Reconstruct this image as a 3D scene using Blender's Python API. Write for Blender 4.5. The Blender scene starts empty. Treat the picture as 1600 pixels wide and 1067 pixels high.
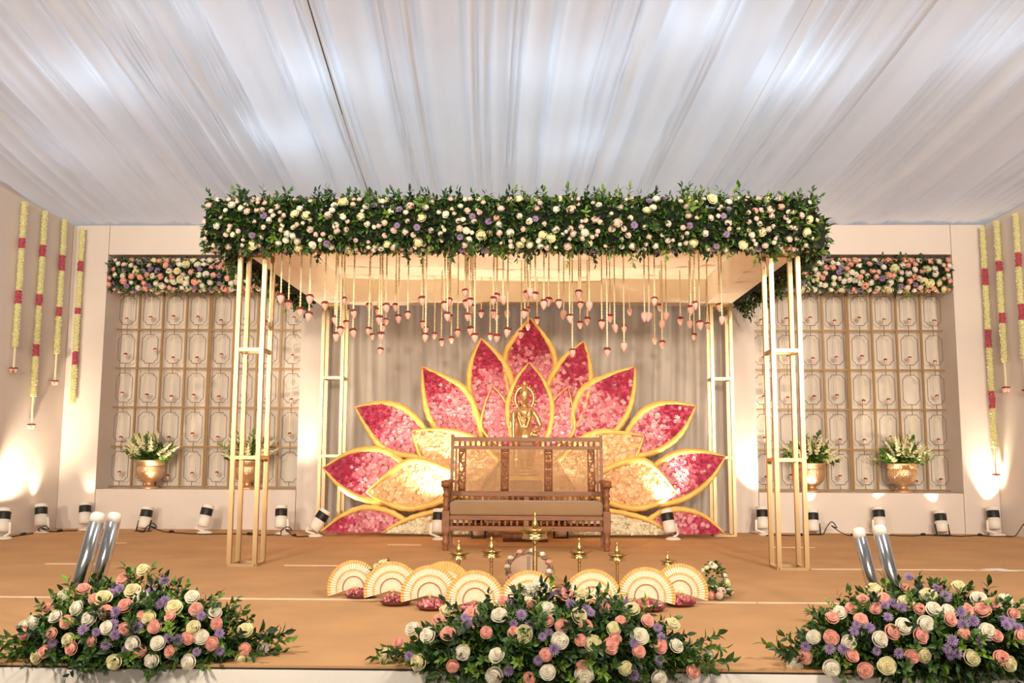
import bpy, math, random
from mathutils import Vector, Matrix, Quaternion, noise as mnoise

random.seed(7)
scene = bpy.context.scene
COL = scene.collection

# ------------------------------------------------------------------ camera
F = 1466.0
PIT, YAW, ROLL = math.radians(6.68), math.radians(1.25), math.radians(0.25)
CAM = Vector((0.1, 0.0, 1.1))
_f = Vector((-math.sin(YAW) * math.cos(PIT), math.cos(YAW) * math.cos(PIT), math.sin(PIT)))
_r = Vector((math.cos(YAW), math.sin(YAW), 0))
_u = _r.cross(_f)
_r, _u = _r * math.cos(ROLL) + _u * math.sin(ROLL), _u * math.cos(ROLL) - _r * math.sin(ROLL)
cam_data = bpy.data.cameras.new('camera')
cam_data.sensor_fit = 'HORIZONTAL'
cam_data.sensor_width = 36.0
cam_data.lens = F / 1600 * 36.0
cam_data.clip_end = 200
cam = bpy.data.objects.new('camera', cam_data)
COL.objects.link(cam)
cam.matrix_world = Matrix(((_r.x, _u.x, -_f.x, CAM.x), (_r.y, _u.y, -_f.y, CAM.y),
                           (_r.z, _u.z, -_f.z, CAM.z), (0, 0, 0, 1)))
scene.camera = cam

# ------------------------------------------------------------------ world, wash lights, exposure
world = bpy.data.worlds.new('hall')
scene.world = world
world.use_nodes = True
bg = world.node_tree.nodes['Background']
bg.inputs[0].default_value = (1.0, 0.87, 0.74, 1)
bg.inputs[1].default_value = 0.26

def area_light(name, loc, target, size, energy, color):
    d = bpy.data.lights.new(name, 'AREA')
    d.shape = 'DISK'; d.size = size; d.energy = energy; d.color = color
    o = bpy.data.objects.new(name, d); COL.objects.link(o)
    o.location = loc
    o.rotation_euler = (Vector(target) - Vector(loc)).to_track_quat('-Z', 'Y').to_euler()
    return o

WARM = (1.0, 0.85, 0.67)
def roof_light(name, loc, sx, sy, energy, color):
    d = bpy.data.lights.new(name, 'AREA'); d.shape = 'RECTANGLE'; d.size = sx; d.size_y = sy; d.energy = energy; d.color = color
    o = bpy.data.objects.new(name, d); COL.objects.link(o); o.location = loc
    return o
# area light added above the ceiling lining, standing in for daylight to brighten it
roof_light('added_daylight_fill', (0, 7.6, 7.3), 21.0, 18.0, 1100, (.89, .945, 1.0))

def point_light(name, loc, energy, color, size=0.08):
    d = bpy.data.lights.new(name, 'POINT'); d.energy = energy; d.color = color; d.shadow_soft_size = size
    o = bpy.data.objects.new(name, d); COL.objects.link(o); o.location = loc
    return o

def spot_light(name, loc, direction, energy, color, angle=60, blend=0.6, size=0.05):
    d = bpy.data.lights.new(name, 'SPOT'); d.energy = energy; d.color = color
    d.spot_size = math.radians(angle); d.spot_blend = blend; d.shadow_soft_size = size
    o = bpy.data.objects.new(name, d); COL.objects.link(o); o.location = loc
    o.rotation_euler = Vector(direction).to_track_quat('-Z', 'Y').to_euler()
    return o

def wash(name, loc, target, energy, angle):
    return spot_light(name, loc, Vector(target) - Vector(loc), energy, WARM, angle, 1.0, .35)
# stage profile lamps out in the hall, crossing over the set
for wx, wz, we in ((-6.2, 2.5, 3350), (-3.1, 3.9, 3150), (0.0, 3.9, 3200), (3.1, 3.9, 3550), (6.2, 2.5, 3700)):
    wash('stage_wash', (wx, -6.0, wz), (wx * .93, 13.2, 2.7 if wz > 3 else 3.2), we, 42)
# floods hung under the tent over the stage front
for fx in (-3.4, 3.6):
    area_light('tent_flood', (fx, 2.6, 4.8), (fx * .4, 8.2, 0.2), 0.7, 265, WARM)

vs = scene.view_settings
vs.view_transform = 'Standard'; vs.look = 'None'; vs.gamma = 1.0; vs.exposure = -0.05
vs.use_curve_mapping = False
scene.cycles.use_denoising = True
scene.cycles.max_bounces = 8
scene.cycles.transparent_max_bounces = 12
scene.cycles.sample_clamp_indirect = 6.0

# ------------------------------------------------------------------ photo measuring helpers
def ray(px, py):
    return _f + _r * ((px - 800) / F) - _u * ((py - 533.5) / F)
def atY(px, py, Y):
    d = ray(px, py); return CAM + d * ((Y - CAM.y) / d.y)
def atZ(px, py, z=0.0):
    d = ray(px, py); return CAM + d * ((z - CAM.z) / d.z)
def on_plane(px, py, p0, n):
    d = ray(px, py); return CAM + d * ((Vector(p0) - CAM).dot(n) / d.dot(n))

# ------------------------------------------------------------------ materials
def lin(c):
    return tuple(((x / 255) / 12.92 if x / 255 <= 0.04045 else ((x / 255 + 0.055) / 1.055) ** 2.4) for x in c)

def mat(name, rgb, rough=0.6, metal=0.0, var=0.0, scale=8.0, bump=0.0, bscale=60.0, transl=0.0, rnd=0.0,
        spec=0.5, stretch=None, tcol=None, sheen=0.0):
    m = bpy.data.materials.new(name); m.use_nodes = True
    nt = m.node_tree; N = nt.nodes; L = nt.links
    b = N['Principled BSDF']; out = N['Material Output']
    c = lin(rgb)
    b.inputs['Base Color'].default_value = (*c, 1)
    b.inputs['Roughness'].default_value = rough
    b.inputs['Metallic'].default_value = metal
    b.inputs['Specular IOR Level'].default_value = spec
    if sheen: b.inputs['Sheen Weight'].default_value = sheen
    colsock = None
    tc = None
    if var or bump:
        tc = N.new('ShaderNodeTexCoord')
        mp = N.new('ShaderNodeMapping'); L.new(tc.outputs['Object'], mp.inputs[0])
        if stretch: mp.inputs['Scale'].default_value = stretch
    if var:
        nz = N.new('ShaderNodeTexNoise'); nz.inputs['Scale'].default_value = scale
        nz.inputs['Detail'].default_value = 5
        L.new(mp.outputs[0], nz.inputs['Vector'])
        rp = N.new('ShaderNodeValToRGB')
        rp.color_ramp.elements[0].position = 0.3; rp.color_ramp.elements[1].position = 0.7
        rp.color_ramp.elements[0].color = (*[max(0, x * (1 - var)) for x in c], 1)
        rp.color_ramp.elements[1].color = (*[min(1, x * (1 + var)) for x in c], 1)
        L.new(nz.outputs['Fac'], rp.inputs[0]); colsock = rp.outputs[0]
    if rnd:
        oi = N.new('ShaderNodeObjectInfo')
        hs = N.new('ShaderNodeHueSaturation')
        mr = N.new('ShaderNodeMapRange')
        mr.inputs['To Min'].default_value = 1 - rnd; mr.inputs['To Max'].default_value = 1 + rnd
        L.new(oi.outputs['Random'], mr.inputs['Value']); L.new(mr.outputs[0], hs.inputs['Value'])
        if colsock: L.new(colsock, hs.inputs['Color'])
        else: hs.inputs['Color'].default_value = (*c, 1)
        colsock = hs.outputs[0]
    if colsock: L.new(colsock, b.inputs['Base Color'])
    if bump:
        n2 = N.new('ShaderNodeTexNoise'); n2.inputs['Scale'].default_value = bscale; n2.inputs['Detail'].default_value = 4
        L.new(mp.outputs[0], n2.inputs['Vector'])
        bp = N.new('ShaderNodeBump'); bp.inputs['Strength'].default_value = bump; bp.inputs['Distance'].default_value = 0.02
        L.new(n2.outputs['Fac'], bp.inputs['Height']); L.new(bp.outputs[0], b.inputs['Normal'])
    if transl:
        t = N.new('ShaderNodeBsdfTranslucent')
        if tcol: t.inputs[0].default_value = (*lin(tcol), 1)
        elif colsock: L.new(colsock, t.inputs[0])
        else: t.inputs[0].default_value = (*c, 1)
        mx = N.new('ShaderNodeMixShader'); mx.inputs[0].default_value = transl
        L.new(b.outputs[0], mx.inputs[1]); L.new(t.outputs[0], mx.inputs[2]); L.new(mx.outputs[0], out.inputs[0])
    return m

def emit_mat(name, rgb, strength):
    m = mat(name, rgb)
    b = m.node_tree.nodes['Principled BSDF']
    b.inputs['Emission Color'].default_value = (*lin(rgb), 1); b.inputs['Emission Strength'].default_value = strength
    return m

M = {}
M['carpet'] = mat('carpet', (198, 155, 112), 0.95, var=0.09, scale=1.6, bump=0.25, bscale=220, spec=0.1)
M['tape'] = mat('seam_tape', (236, 212, 184), 0.7, var=0.12, scale=6)
M['stage_side'] = mat('stage_side_cloth', (214, 208, 200), 0.85, var=0.05, scale=3, bump=0.1, bscale=20)
M['edge_black'] = mat('edge_rubber', (30, 26, 24), 0.7, var=0.2)
M['hall_floor'] = mat('hall_floor', (120, 105, 95), 0.8, var=0.1)
M['wall'] = mat('wall_cloth', (222, 211, 203), 0.85, var=0.02, scale=2, bump=0.05, bscale=30)
M['wall_in'] = mat('niche_cloth', (224, 214, 202), 0.85, var=0.03, scale=1.5, bump=0.12, bscale=6)
M['drape'] = mat('drape_cloth', (205, 198, 190), 0.85, var=0.05, scale=1.2, stretch=(3, 3, .4), transl=0.0)
M['ceil'] = mat('ceiling_cloth', (236, 228, 222), 0.8, var=0.03, scale=2, transl=0.42, tcol=(214, 220, 228))
M['roof'] = mat('unseen_sheet_cloth', (90, 95, 105), 0.9, var=0.1)
M['black'] = mat('black_plastic', (18, 18, 19), 0.5)
M['canopy_cloth'] = mat('canopy_cloth', (240, 227, 208), 0.85, var=0.03, scale=3, bump=0.08, bscale=8)
M['brass_post'] = mat('gold_painted_post', (196, 170, 130), 0.32, metal=0.8, var=0.06, scale=5)
M['bronze'] = mat('bronze_lattice', (150, 118, 76), 0.45, metal=0.45, var=0.08, scale=6)
M['rod'] = mat('lattice_rod', (128, 104, 82), 0.5, metal=0.3)
M['gold_cloth'] = mat('gold_wrapped_trim', (232, 192, 106), 0.5, metal=0.15, var=0.1, scale=9, bump=0.3, bscale=25)
M['board'] = mat('petal_board', (188, 96, 110), 0.9); M['board_peach'] = mat('peach_petal_board', (224, 176, 128), 0.9); M['board_ivory'] = mat('ivory_petal_board', (206, 196, 160), 0.9)
M['crimson'] = mat('crimson_blossom', (178, 46, 84), 0.75, var=0.2, scale=20)
M['magenta'] = mat('magenta_blossom', (204, 80, 112), 0.75, var=0.18, scale=20)
M['pink'] = mat('pink_blossom', (226, 138, 154), 0.75, var=0.14, scale=20)
M['lpink'] = mat('light_pink_blossom', (238, 178, 184), 0.75, var=0.1, scale=20)
M['peach'] = mat('peach_blossom', (244, 194, 142), 0.75, var=0.1, scale=20)
M['lpeach'] = mat('pale_peach_blossom', (248, 216, 172), 0.75, var=0.08, scale=20)
M['ivoryb'] = mat('ivory_blossom', (240, 232, 204), 0.75, var=0.08, scale=20)
M['wood'] = mat('settee_wood', (134, 86, 54), 0.45, var=0.22, scale=5, stretch=(1, 1, 6), bump=0.05, bscale=40)
M['cane'] = mat('cane_weave', (178, 140, 98), 0.6, var=0.12, scale=30)
M['cushion'] = mat('cushion_fabric', (150, 120, 90), 0.9, var=0.06, scale=4, bump=0.15, bscale=150, sheen=0.2)
M['brass'] = mat('polished_brass', (202, 178, 124), 0.24, metal=1.0, var=0.12, scale=14)
M['idol'] = mat('idol_brass', (208, 178, 130), 0.34, metal=0.95, var=0.12, scale=30, bump=0.25, bscale=60)
M['urn'] = mat('hammered_copper_gold', (232, 196, 156), 0.3, metal=0.85, var=0.08, scale=10, bump=0.5, bscale=55)
M['leafd'] = mat('dark_leaf', (36, 62, 25), 0.45, var=0.25, scale=6, rnd=0.35)
M['leafm'] = mat('mid_leaf', (60, 96, 36), 0.45, var=0.22, scale=6, rnd=0.35)
M['leafl'] = mat('light_leaf', (108, 140, 50), 0.45, var=0.18, scale=6, rnd=0.3)
M['core'] = mat('foliage_core', (18, 28, 12), 0.9, var=0.3, scale=12)
M['white'] = mat('white_petal', (246, 240, 222), 0.6, rnd=0.06, transl=0.15)
M['cream'] = mat('cream_petal', (240, 232, 186), 0.6, rnd=0.06, transl=0.15)
M['blush'] = mat('blush_petal', (240, 214, 200), 0.6, rnd=0.08, transl=0.15)
M['rosep'] = mat('salmon_pink_petal', (248, 186, 170), 0.6, rnd=0.08, transl=0.15)
M['lilac'] = mat('lilac_petal', (162, 138, 176), 0.6, rnd=0.12, transl=0.15)
M['lilacc'] = mat('lilac_flower_eye', (120, 84, 140), 0.7)
M['bud'] = mat('pale_pink_bud', (234, 188, 174), 0.55, rnd=0.06)
M['cap'] = mat('dark_red_cap', (128, 40, 38), 0.7, rnd=0.15)
M['string'] = mat('jasmine_string', (240, 228, 190), 0.7, var=0.08, scale=60)
M['tuberose'] = mat('tuberose_floret', (232, 228, 172), 0.7, var=0.08, scale=40)
M['garlpink'] = mat('pink_garland_floret', (192, 88, 104), 0.75, var=0.2, scale=30)
M['parwhite'] = mat('lamp_white_plastic', (236, 230, 220), 0.5)
M['lens'] = emit_mat('lamp_lens_glow', (255, 224, 178), 2.5)
M['chrome'] = mat('chrome_tube', (205, 208, 212), 0.16, metal=1.0, var=0.1, scale=4, stretch=(6, 6, .3))
M['capwhite'] = mat('tube_cap', (238, 232, 220), 0.6)
M['fan'] = mat('fan_cloth', (246, 234, 212), 0.8, var=0.04, scale=30)
M['fangold'] = mat('fan_gold_band', (236, 204, 138), 0.5, metal=0.2, var=0.12, scale=40)
M['fanbrown'] = mat('fan_ochre_band', (196, 140, 82), 0.6, var=0.12, scale=40)
M['plate'] = mat('plate_red', (120, 52, 50), 0.5)
M['banana'] = mat('banana_leaf', (46, 92, 38), 0.5, var=0.2, scale=5)
M['paper'] = mat('paper', (240, 236, 228), 0.8)
M['card'] = mat('card_black', (36, 34, 46), 0.5)
M['cardlilac'] = mat('card_print', (170, 130, 190), 0.6)
M['twine'] = mat('wreath_stem', (150, 118, 92), 0.8, var=0.25, scale=30)
g = mat('clear_glass', (245, 240, 232), 0.05); M['glass'] = g
_nt = g.node_tree; _t = _nt.nodes.new('ShaderNodeBsdfTransparent'); _mx = _nt.nodes.new('ShaderNodeMixShader')
_mx.inputs[0].default_value = 0.9
_nt.links.new(_nt.nodes['Principled BSDF'].outputs[0], _mx.inputs[1]); _nt.links.new(_t.outputs[0], _mx.inputs[2])
_nt.links.new(_mx.outputs[0], _nt.nodes['Material Output'].inputs[0])

# ------------------------------------------------------------------ mesh helpers
def wloc(o):
    v = Vector((0, 0, 0))
    while o is not None:
        v += o.location; o = o.parent
    return v

class MB:
    def __init__(s): s.v = []; s.f = []; s.mi = []
    def add(s, vs_, fs, mi=0):
        b = len(s.v); s.v.extend([tuple(x) for x in vs_])
        for f in fs: s.f.append(tuple(b + i for i in f)); s.mi.append(mi)
    def box(s, a, b, mi=0, jit=0):
        x0, y0, z0 = a; x1, y1, z1 = b
        s.add([(x0, y0, z0), (x1, y0, z0), (x1, y1, z0), (x0, y1, z0), (x0, y0, z1), (x1, y0, z1), (x1, y1, z1), (x0, y1, z1)],
              [(0, 3, 2, 1), (4, 5, 6, 7), (0, 1, 5, 4), (1, 2, 6, 5), (2, 3, 7, 6), (3, 0, 4, 7)], mi)
        return s
    def bar(s, p, q, w, h, mi=0, up=(0, 0, 1)):
        p = Vector(p); q = Vector(q); d = (q - p).normalized(); up = Vector(up)
        if abs(d.dot(up)) > 0.98: up = Vector((0, 1, 0))
        sx = d.cross(up).normalized(); sz = sx.cross(d)
        vs_ = []
        for e in (p, q):
            for a, b in ((-1, -1), (1, -1), (1, 1), (-1, 1)): vs_.append(e + sx * a * w / 2 + sz * b * h / 2)
        s.add(vs_, [(3, 2, 1, 0), (4, 5, 6, 7), (0, 1, 5, 4), (1, 2, 6, 5), (2, 3, 7, 6), (3, 0, 4, 7)], mi)
        return s
    def tube(s, pts, rad, n=8, mi=0, caps=True, closed=False, flat=1.0):
        pts = [Vector(p) for p in pts]; k = len(pts)
        if not hasattr(rad, '__len__'): rad = [rad] * k
        vs_ = []; ref = None
        for i, p in enumerate(pts):
            if closed: d = pts[(i + 1) % k] - pts[i - 1]
            else: d = pts[min(i + 1, k - 1)] - pts[max(i - 1, 0)]
            if d.length < 1e-9: d = Vector((0, 0, 1))
            d.normalize()
            if ref is None:
                ref = Vector((0, 0, 1)) if abs(d.z) < .9 else Vector((0, 1, 0))
            a = d.cross(ref)
            if a.length < 1e-6: a = d.orthogonal()
            a.normalize(); b = a.cross(d); ref = b
            for j in range(n):
                t = 2 * math.pi * j / n
                vs_.append(p + (a * math.cos(t) + b * math.sin(t) * flat) * rad[i])
        fs = []
        for i in range(k if closed else k - 1):
            i2 = (i + 1) % k
            for j in range(n):
                j2 = (j + 1) % n
                fs.append((i * n + j, i2 * n + j, i2 * n + j2, i * n + j2))
        if caps and not closed:
            fs.append(tuple(range(n))); fs.append(tuple(reversed(range((k - 1) * n, k * n))))
        s.add(vs_, fs, mi); return s
    def lathe(s, prof, n=20, c=(0, 0, 0), mi=0, axis=None):
        c = Vector(c); vs_ = []
        q = None if axis is None else Vector(axis).to_track_quat('Z', 'Y')
        for r, z in prof:
            for j in range(n):
                t = 2 * math.pi * j / n
                p = Vector((r * math.cos(t), r * math.sin(t), z))
                if q: p = q @ p
                vs_.append(c + p)
        fs = []
        for i in range(len(prof) - 1):
            for j in range(n):
                j2 = (j + 1) % n
                fs.append((i * n + j, i * n + j2, (i + 1) * n + j2, (i + 1) * n + j))
        fs.append(tuple(reversed(range(n)))); fs.append(tuple(range((len(prof) - 1) * n, len(prof) * n)))
        s.add(vs_, fs, mi); return s
    def ell(s, c, r, n=12, m=8, mi=0, q=None):
        c = Vector(c); vs_ = []
        if not hasattr(r, '__len__'): r = (r, r, r)
        for i in range(m + 1):
            ph = math.pi * i / m
            rr = max(math.sin(ph), 0.001)
            for j in range(n):
                t = 2 * math.pi * j / n
                p = Vector((r[0] * rr * math.cos(t), r[1] * rr * math.sin(t), -r[2] * math.cos(ph)))
                if q: p = q @ p
                vs_.append(c + p)
        fs = []
        for i in range(m):
            for j in range(n):
                j2 = (j + 1) % n
                fs.append((i * n + j, i * n + j2, (i + 1) * n + j2, (i + 1) * n + j))
        s.add(vs_, fs, mi); return s
    def mesh(s, name, mats, smooth=False, off=Vector((0, 0, 0))):
        me = bpy.data.meshes.new(name)
        me.from_pydata([(x - off.x, y - off.y, z - off.z) for x, y, z in s.v], [], s.f)
        if not isinstance(mats, (list, tuple)): mats = [mats]
        for m_ in mats: me.materials.append(M[m_] if isinstance(m_, str) else m_)
        if len(mats) > 1: me.polygons.foreach_set('material_index', s.mi)
        if smooth: me.polygons.foreach_set('use_smooth', [True] * len(me.polygons))
        me.validate(); me.update()
        return me
    def build(s, name, mats, parent=None, smooth=False, origin=None, kind=None):
        off = wloc(parent) if parent is not None else Vector(origin or (0, 0, 0))
        me = s.mesh(name, mats, smooth, off)
        o = bpy.data.objects.new(name, me); COL.objects.link(o)
        if parent is not None: o.parent = parent
        else: o.location = off
        if kind: o['kind'] = kind
        return o

def tag(o, label, cat, group=None):
    o['label'] = label; o['category'] = cat
    if group: o['group'] = group
    return o
def thing(name, label, cat, loc, group=None):
    o = bpy.data.objects.new(name, None); o.empty_display_size = 0.1
    COL.objects.link(o); o.location = loc
    return tag(o, label, cat, group)
def struct(o): o['kind'] = 'structure'; return o
def inst(name, me, parent, pos, direction=None, scale=1.0, spin=None, kind=None):
    o = bpy.data.objects.new(name, me); COL.objects.link(o)
    if parent is not None:
        o.parent = parent; o.location = Vector(pos) - wloc(parent)
    else: o.location = pos
    if direction is not None:
        q = Vector(direction).to_track_quat('Z', 'Y')
        if spin is None: spin = random.uniform(0, 6.28)
        q = q @ Quaternion((0, 0, 1), spin)
        o.rotation_mode = 'QUATERNION'; o.rotation_quaternion = q
    o.scale = (scale,) * 3 if not hasattr(scale, '__len__') else scale
    return o
def bevel(o, w, seg=2):
    m_ = o.modifiers.new('bevel', 'BEVEL'); m_.width = w; m_.segments = seg; m_.limit_method = 'ANGLE'
    return o
ORD = ['zeroth', 'first', 'second', 'third', 'fourth', 'fifth', 'sixth', 'seventh', 'eighth', 'ninth', 'tenth', 'eleventh', 'twelfth',
       'thirteenth', 'fourteenth', 'fifteenth', 'sixteenth', 'seventeenth', 'eighteenth', 'nineteenth', 'twentieth']
TENS = {2: 'twenty', 3: 'thirty', 4: 'forty', 5: 'fifty', 6: 'sixty', 7: 'seventy', 8: 'eighty', 9: 'ninety'}
def ordinal(n):
    if n <= 20: return ORD[n]
    if n >= 100: return 'hundredth' if n == 100 else 'hundred-and-' + ordinal(n - 100)
    return TENS[n // 10] + '-' + ORD[n % 10] if n % 10 else TENS[n // 10][:-1] + 'ieth'

# ------------------------------------------------------------------ flower and leaf meshes (shared)
def petal_patch(mb, az, span, r0, r1, z0, z1, curl, nu=3, nv=3, mi=0):
    vs_ = []
    for i in range(nv + 1):
        v = i / nv
        r = r0 + (r1 - r0) * (v ** 0.8)
        z = z0 + (z1 - z0) * v - curl * max(0, v - .6) ** 2
        w = span * (0.55 + 0.75 * v - 0.55 * v ** 4)
        for j in range(nu + 1):
            u = -1 + 2 * j / nu
            a = az + u * w / 2
            rr = r * (1 + 0.05 * math.cos(u * 3))
            zz = z - (abs(u) ** 2) * 0.14 * v * (z1 - z0 + .3)
            vs_.append((rr * math.cos(a), rr * math.sin(a), zz))
    fs = [(i * (nu + 1) + j, i * (nu + 1) + j + 1, (i + 1) * (nu + 1) + j + 1, (i + 1) * (nu + 1) + j) for i in range(nv) for j in range(nu)]
    mb.add(vs_, fs, mi)

def rose_mesh(name, m_, hi=True, rs=1):
    """nested cups of petals over a dome, rims stepping down and opening outwards"""
    rnd = random.Random(rs); mb = MB()
    wh = [(3, .10, .82, 2.6), (3, .22, .80, 2.3), (4, .38, .72, 1.75), (5, .58, .58, 1.5), (5, .78, .36, 1.5), (6, .98, .06, 1.3)] if hi else \
         [(3, .16, .80, 2.4), (4, .42, .68, 1.8), (5, .72, .42, 1.5), (5, .98, .08, 1.5)]
    nu, nv = (4, 3) if hi else (3, 2)
    for k, (n, r, z, span) in enumerate(wh):
        for i in range(n):
            az = 2 * math.pi * i / n + k * .9 + rnd.uniform(-.12, .12)
            rr = r * rnd.uniform(.94, 1.06); zz = z + rnd.uniform(-.04, .04); out_ = .5 + .5 * k / len(wh)
            vs_ = []
            for a_ in range(nv + 1):
                v = a_ / nv
                rad = rr * (.66 + .30 * v + .10 * out_ * v * v); hz = zz - .55 * (1 - v) ** 1.3 - .10 * out_ * v ** 4
                for b_ in range(nu + 1):
                    u = -1 + 2 * b_ / nu
                    an = az + u * span / 2 * (.8 + .2 * v)
                    vs_.append((rad * math.cos(an) * (1 - .06 * u * u), rad * math.sin(an) * (1 - .06 * u * u), hz - .13 * u * u * v))
            mb.add(vs_, [(a_ * (nu + 1) + b_, a_ * (nu + 1) + b_ + 1, (a_ + 1) * (nu + 1) + b_ + 1, (a_ + 1) * (nu + 1) + b_) for a_ in range(nv) for b_ in range(nu)])
    mb.ell((0, 0, .0), (.74, .74, .5), 10, 6)
    mb.ell((0, 0, .35), (.2, .2, .4), 8, 5)
    return mb.mesh(name, m_, True)

def mum_mesh(name, m_, mc, rs=1):
    rnd = random.Random(rs); mb = MB()
    for k, (n, L_, el) in enumerate(((15, 1.0, .1), (13, .85, .4), (10, .6, .8), (7, .38, 1.15))):
        for i in range(n):
            a = 2 * math.pi * (i + .5 * (k % 2)) / n + rnd.uniform(-.06, .06)
            e = el + rnd.uniform(-.08, .08); w = .13
            d = Vector((math.cos(a) * math.cos(e), math.sin(a) * math.cos(e), math.sin(e)))
            s_ = Vector((-math.sin(a), math.cos(a), 0)); up = d.cross(s_) * -1
            p0 = d * .08; p1 = d * (L_ * .65); p2 = d * L_
            mb.add([p0 - s_ * .04, p0 + s_ * .04, p1 + s_ * w + up * .04, p2, p1 - s_ * w + up * .04], [(0, 1, 2, 3, 4)])
    mb.ell((0, 0, .12), (.2, .2, .14), 8, 4, 1)
    return mb.mesh(name, [m_, mc], False)

def leaf_into(mb, base, d, up, L_, w, mi=0, droop=.15):
    d = Vector(d).normalized(); s_ = d.cross(Vector(up))
    if s_.length < 1e-4: s_ = d.orthogonal()
    s_.normalize(); n = s_.cross(d)
    b = Vector(base)
    p1 = b + d * L_ * .4 + n * L_ * .05; p2 = b + d * L_ * .72 - n * L_ * droop * .3; p3 = b + d * L_ - n * L_ * droop
    mb.add([b, p1 + s_ * w * .5 + n * w * .12, p1, p1 - s_ * w * .5 + n * w * .12, p2 + s_ * w * .36 + n * w * .1, p2, p2 - s_ * w * .36 + n * w * .1, p3],
           [(0, 1, 2), (0, 2, 3), (1, 4, 5, 2), (2, 5, 6, 3), (4, 7, 5), (5, 7, 6)], mi)

def sprig_mesh(name, m_, rs=1, n=9, wide=.13, llen=.3):
    rnd = random.Random(rs); mb = MB()
    pts = [Vector((.06 * math.sin(t * 2 + rs), .05 * math.cos(t * 3 + rs), t)) for t in [i / 5 for i in range(6)]]
    mb.tube(pts, [.012, .011, .01, .009, .007, .004], 4)
    for i in range(n):
        t = .18 + .8 * i / (n - 1)
        p = Vector((.06 * math.sin(t * 2 + rs), .05 * math.cos(t * 3 + rs), t))
        a = i * 2.4 + rnd.uniform(-.3, .3); e = .75 if i < n - 1 else 1.5
        e += rnd.uniform(-.2, .2)
        d = Vector((math.cos(a) * math.cos(e), math.sin(a) * math.cos(e), math.sin(e)))
        leaf_into(mb, p, d, (0, 0, 1), llen * rnd.uniform(.8, 1.15), wide * rnd.uniform(.85, 1.15), 0, rnd.uniform(.05, .3))
    return mb.mesh(name, m_, False)

ROSE = {}
for c in ('white', 'cream', 'blush', 'rosep'):
    ROSE[c] = [rose_mesh('rose_' + c, c, True, k) for k in (1, 2)]
SROSE = {c: [rose_mesh('small_rose_' + c, c, False, k) for k in (3, 4)] for c in ('white', 'cream', 'blush', 'rosep')}
MUM = [mum_mesh('lilac_chrysanthemum', 'lilac', 'lilacc', k) for k in (1, 2)]
SPRIG = [sprig_mesh('leaf_sprig', m_, k, n_, .165, .34) for k, (m_, n_) in enumerate((('leafd', 9), ('leafm', 9), ('leafm', 11), ('leafl', 9)))]

def foliage_stuff(parent, pts, n, L_, seed, name='foliage'):
    """pts(rnd) -> (position, outward direction): thousands of leaves nobody could count"""
    rnd = random.Random(seed); mb = MB()
    for i in range(n):
        p, d = pts(rnd)
        d = (d + Vector((rnd.gauss(0, .55), rnd.gauss(0, .55), rnd.gauss(0, .55)))).normalized()
        l_ = L_ * rnd.uniform(.7, 1.3)
        leaf_into(mb, p, d, (rnd.gauss(0, 1), rnd.gauss(0, 1), 1), l_, l_ * rnd.uniform(.34, .46),
                  rnd.choices((0, 1, 2), (5, 4, 2))[0], rnd.uniform(0, .3))
    return mb.build(name, ['leafd', 'leafm', 'leafl'], parent, kind='stuff')

# =================================================================== THE SETTING
# ---- floor: stage deck with carpet strips
STAGE_Y = 4.98
fl = struct(MB().box((-9.5, STAGE_Y + .01, -.12), (9.5, 15.0, -.012)).build('floor', 'stage_side'))
ys = [STAGE_Y, 7.12, 9.17, 11.22, 13.27, 15.0]
for i in range(5):
    mb = MB(); nx = 48
    vs_ = []; y0 = ys[i] + (.002 if i else -.01); y1 = ys[i + 1] - .002
    for a in range(nx + 1):
        x = -9.5 + 19 * a / nx
        for k, y in enumerate((y0, y1)):
            vs_.append((x, y, .0))
    for a in range(nx + 1):
        x = -9.5 + 19 * a / nx
        for y in (y0, y1): vs_.append((x, y, -.012))
    n2 = 2 * (nx + 1); fs = []
    for a in range(nx):
        fs.append((2 * a, 2 * a + 2, 2 * a + 3, 2 * a + 1))
        fs.append((n2 + 2 * a, 2 * a, 2 * a + 1, n2 + 2 * a + 1)) if a == 0 else None
        fs.append((n2 + 2 * a, n2 + 2 * a + 2, 2 * a + 2, 2 * a))
        fs.append((2 * a + 1, 2 * a + 3, n2 + 2 * a + 3, n2 + 2 * a + 1))
    mb.add(vs_, fs); mb.build('carpet_strip', 'carpet', fl)
# pale tape showing along the carpet joins, in worn lengths
for y, runs, w in ((7.12, ((-5.6, -3.45), (-2.3, -.9), (.95, 1.75), (1.76, 5.4)), .055),
                   (9.17, ((-6.5, -5.6), (-4.6, -4.1), (-2.28, -1.7), (2.75, 4.3), (4.32, 6.6)), .06),
                   (11.22, ((-5.2, -4.7), (-1.6, -1.2), (2.9, 3.4)), .05)):
    for a, b in runs:
        MB().box((a, y - w / 2, .0005), (b, y + w / 2, .004)).build('seam_tape', 'tape', fl)
struct(MB().box((-9.5, STAGE_Y - .01, -.09), (9.5, STAGE_Y + .02, -.012)).build('trim_1', 'edge_black'))
mb = MB(); n = 120
for a in range(n):
    x0, x1 = -9.5 + 19 * a / n, -9.5 + 19 * (a + 1) / n
    y0, y1 = [STAGE_Y - .035 - .012 * math.sin(x * 5.3) * math.sin(x * 2.1) for x in (x0, x1)]
    mb.add([(x0, y0, -.75), (x1, y1, -.75), (x1, y1, -.022), (x0, y0, -.022), (x0, STAGE_Y, -.022), (x1, STAGE_Y, -.022)], [(0, 1, 2, 3), (3, 2, 5, 4)])
struct(mb.build('wall_stage_front', 'stage_side', smooth=True))
struct(MB().box((-14, -6, -.85), (14, 15.5, -.75)).build('floor_hall', 'hall_floor'))

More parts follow.
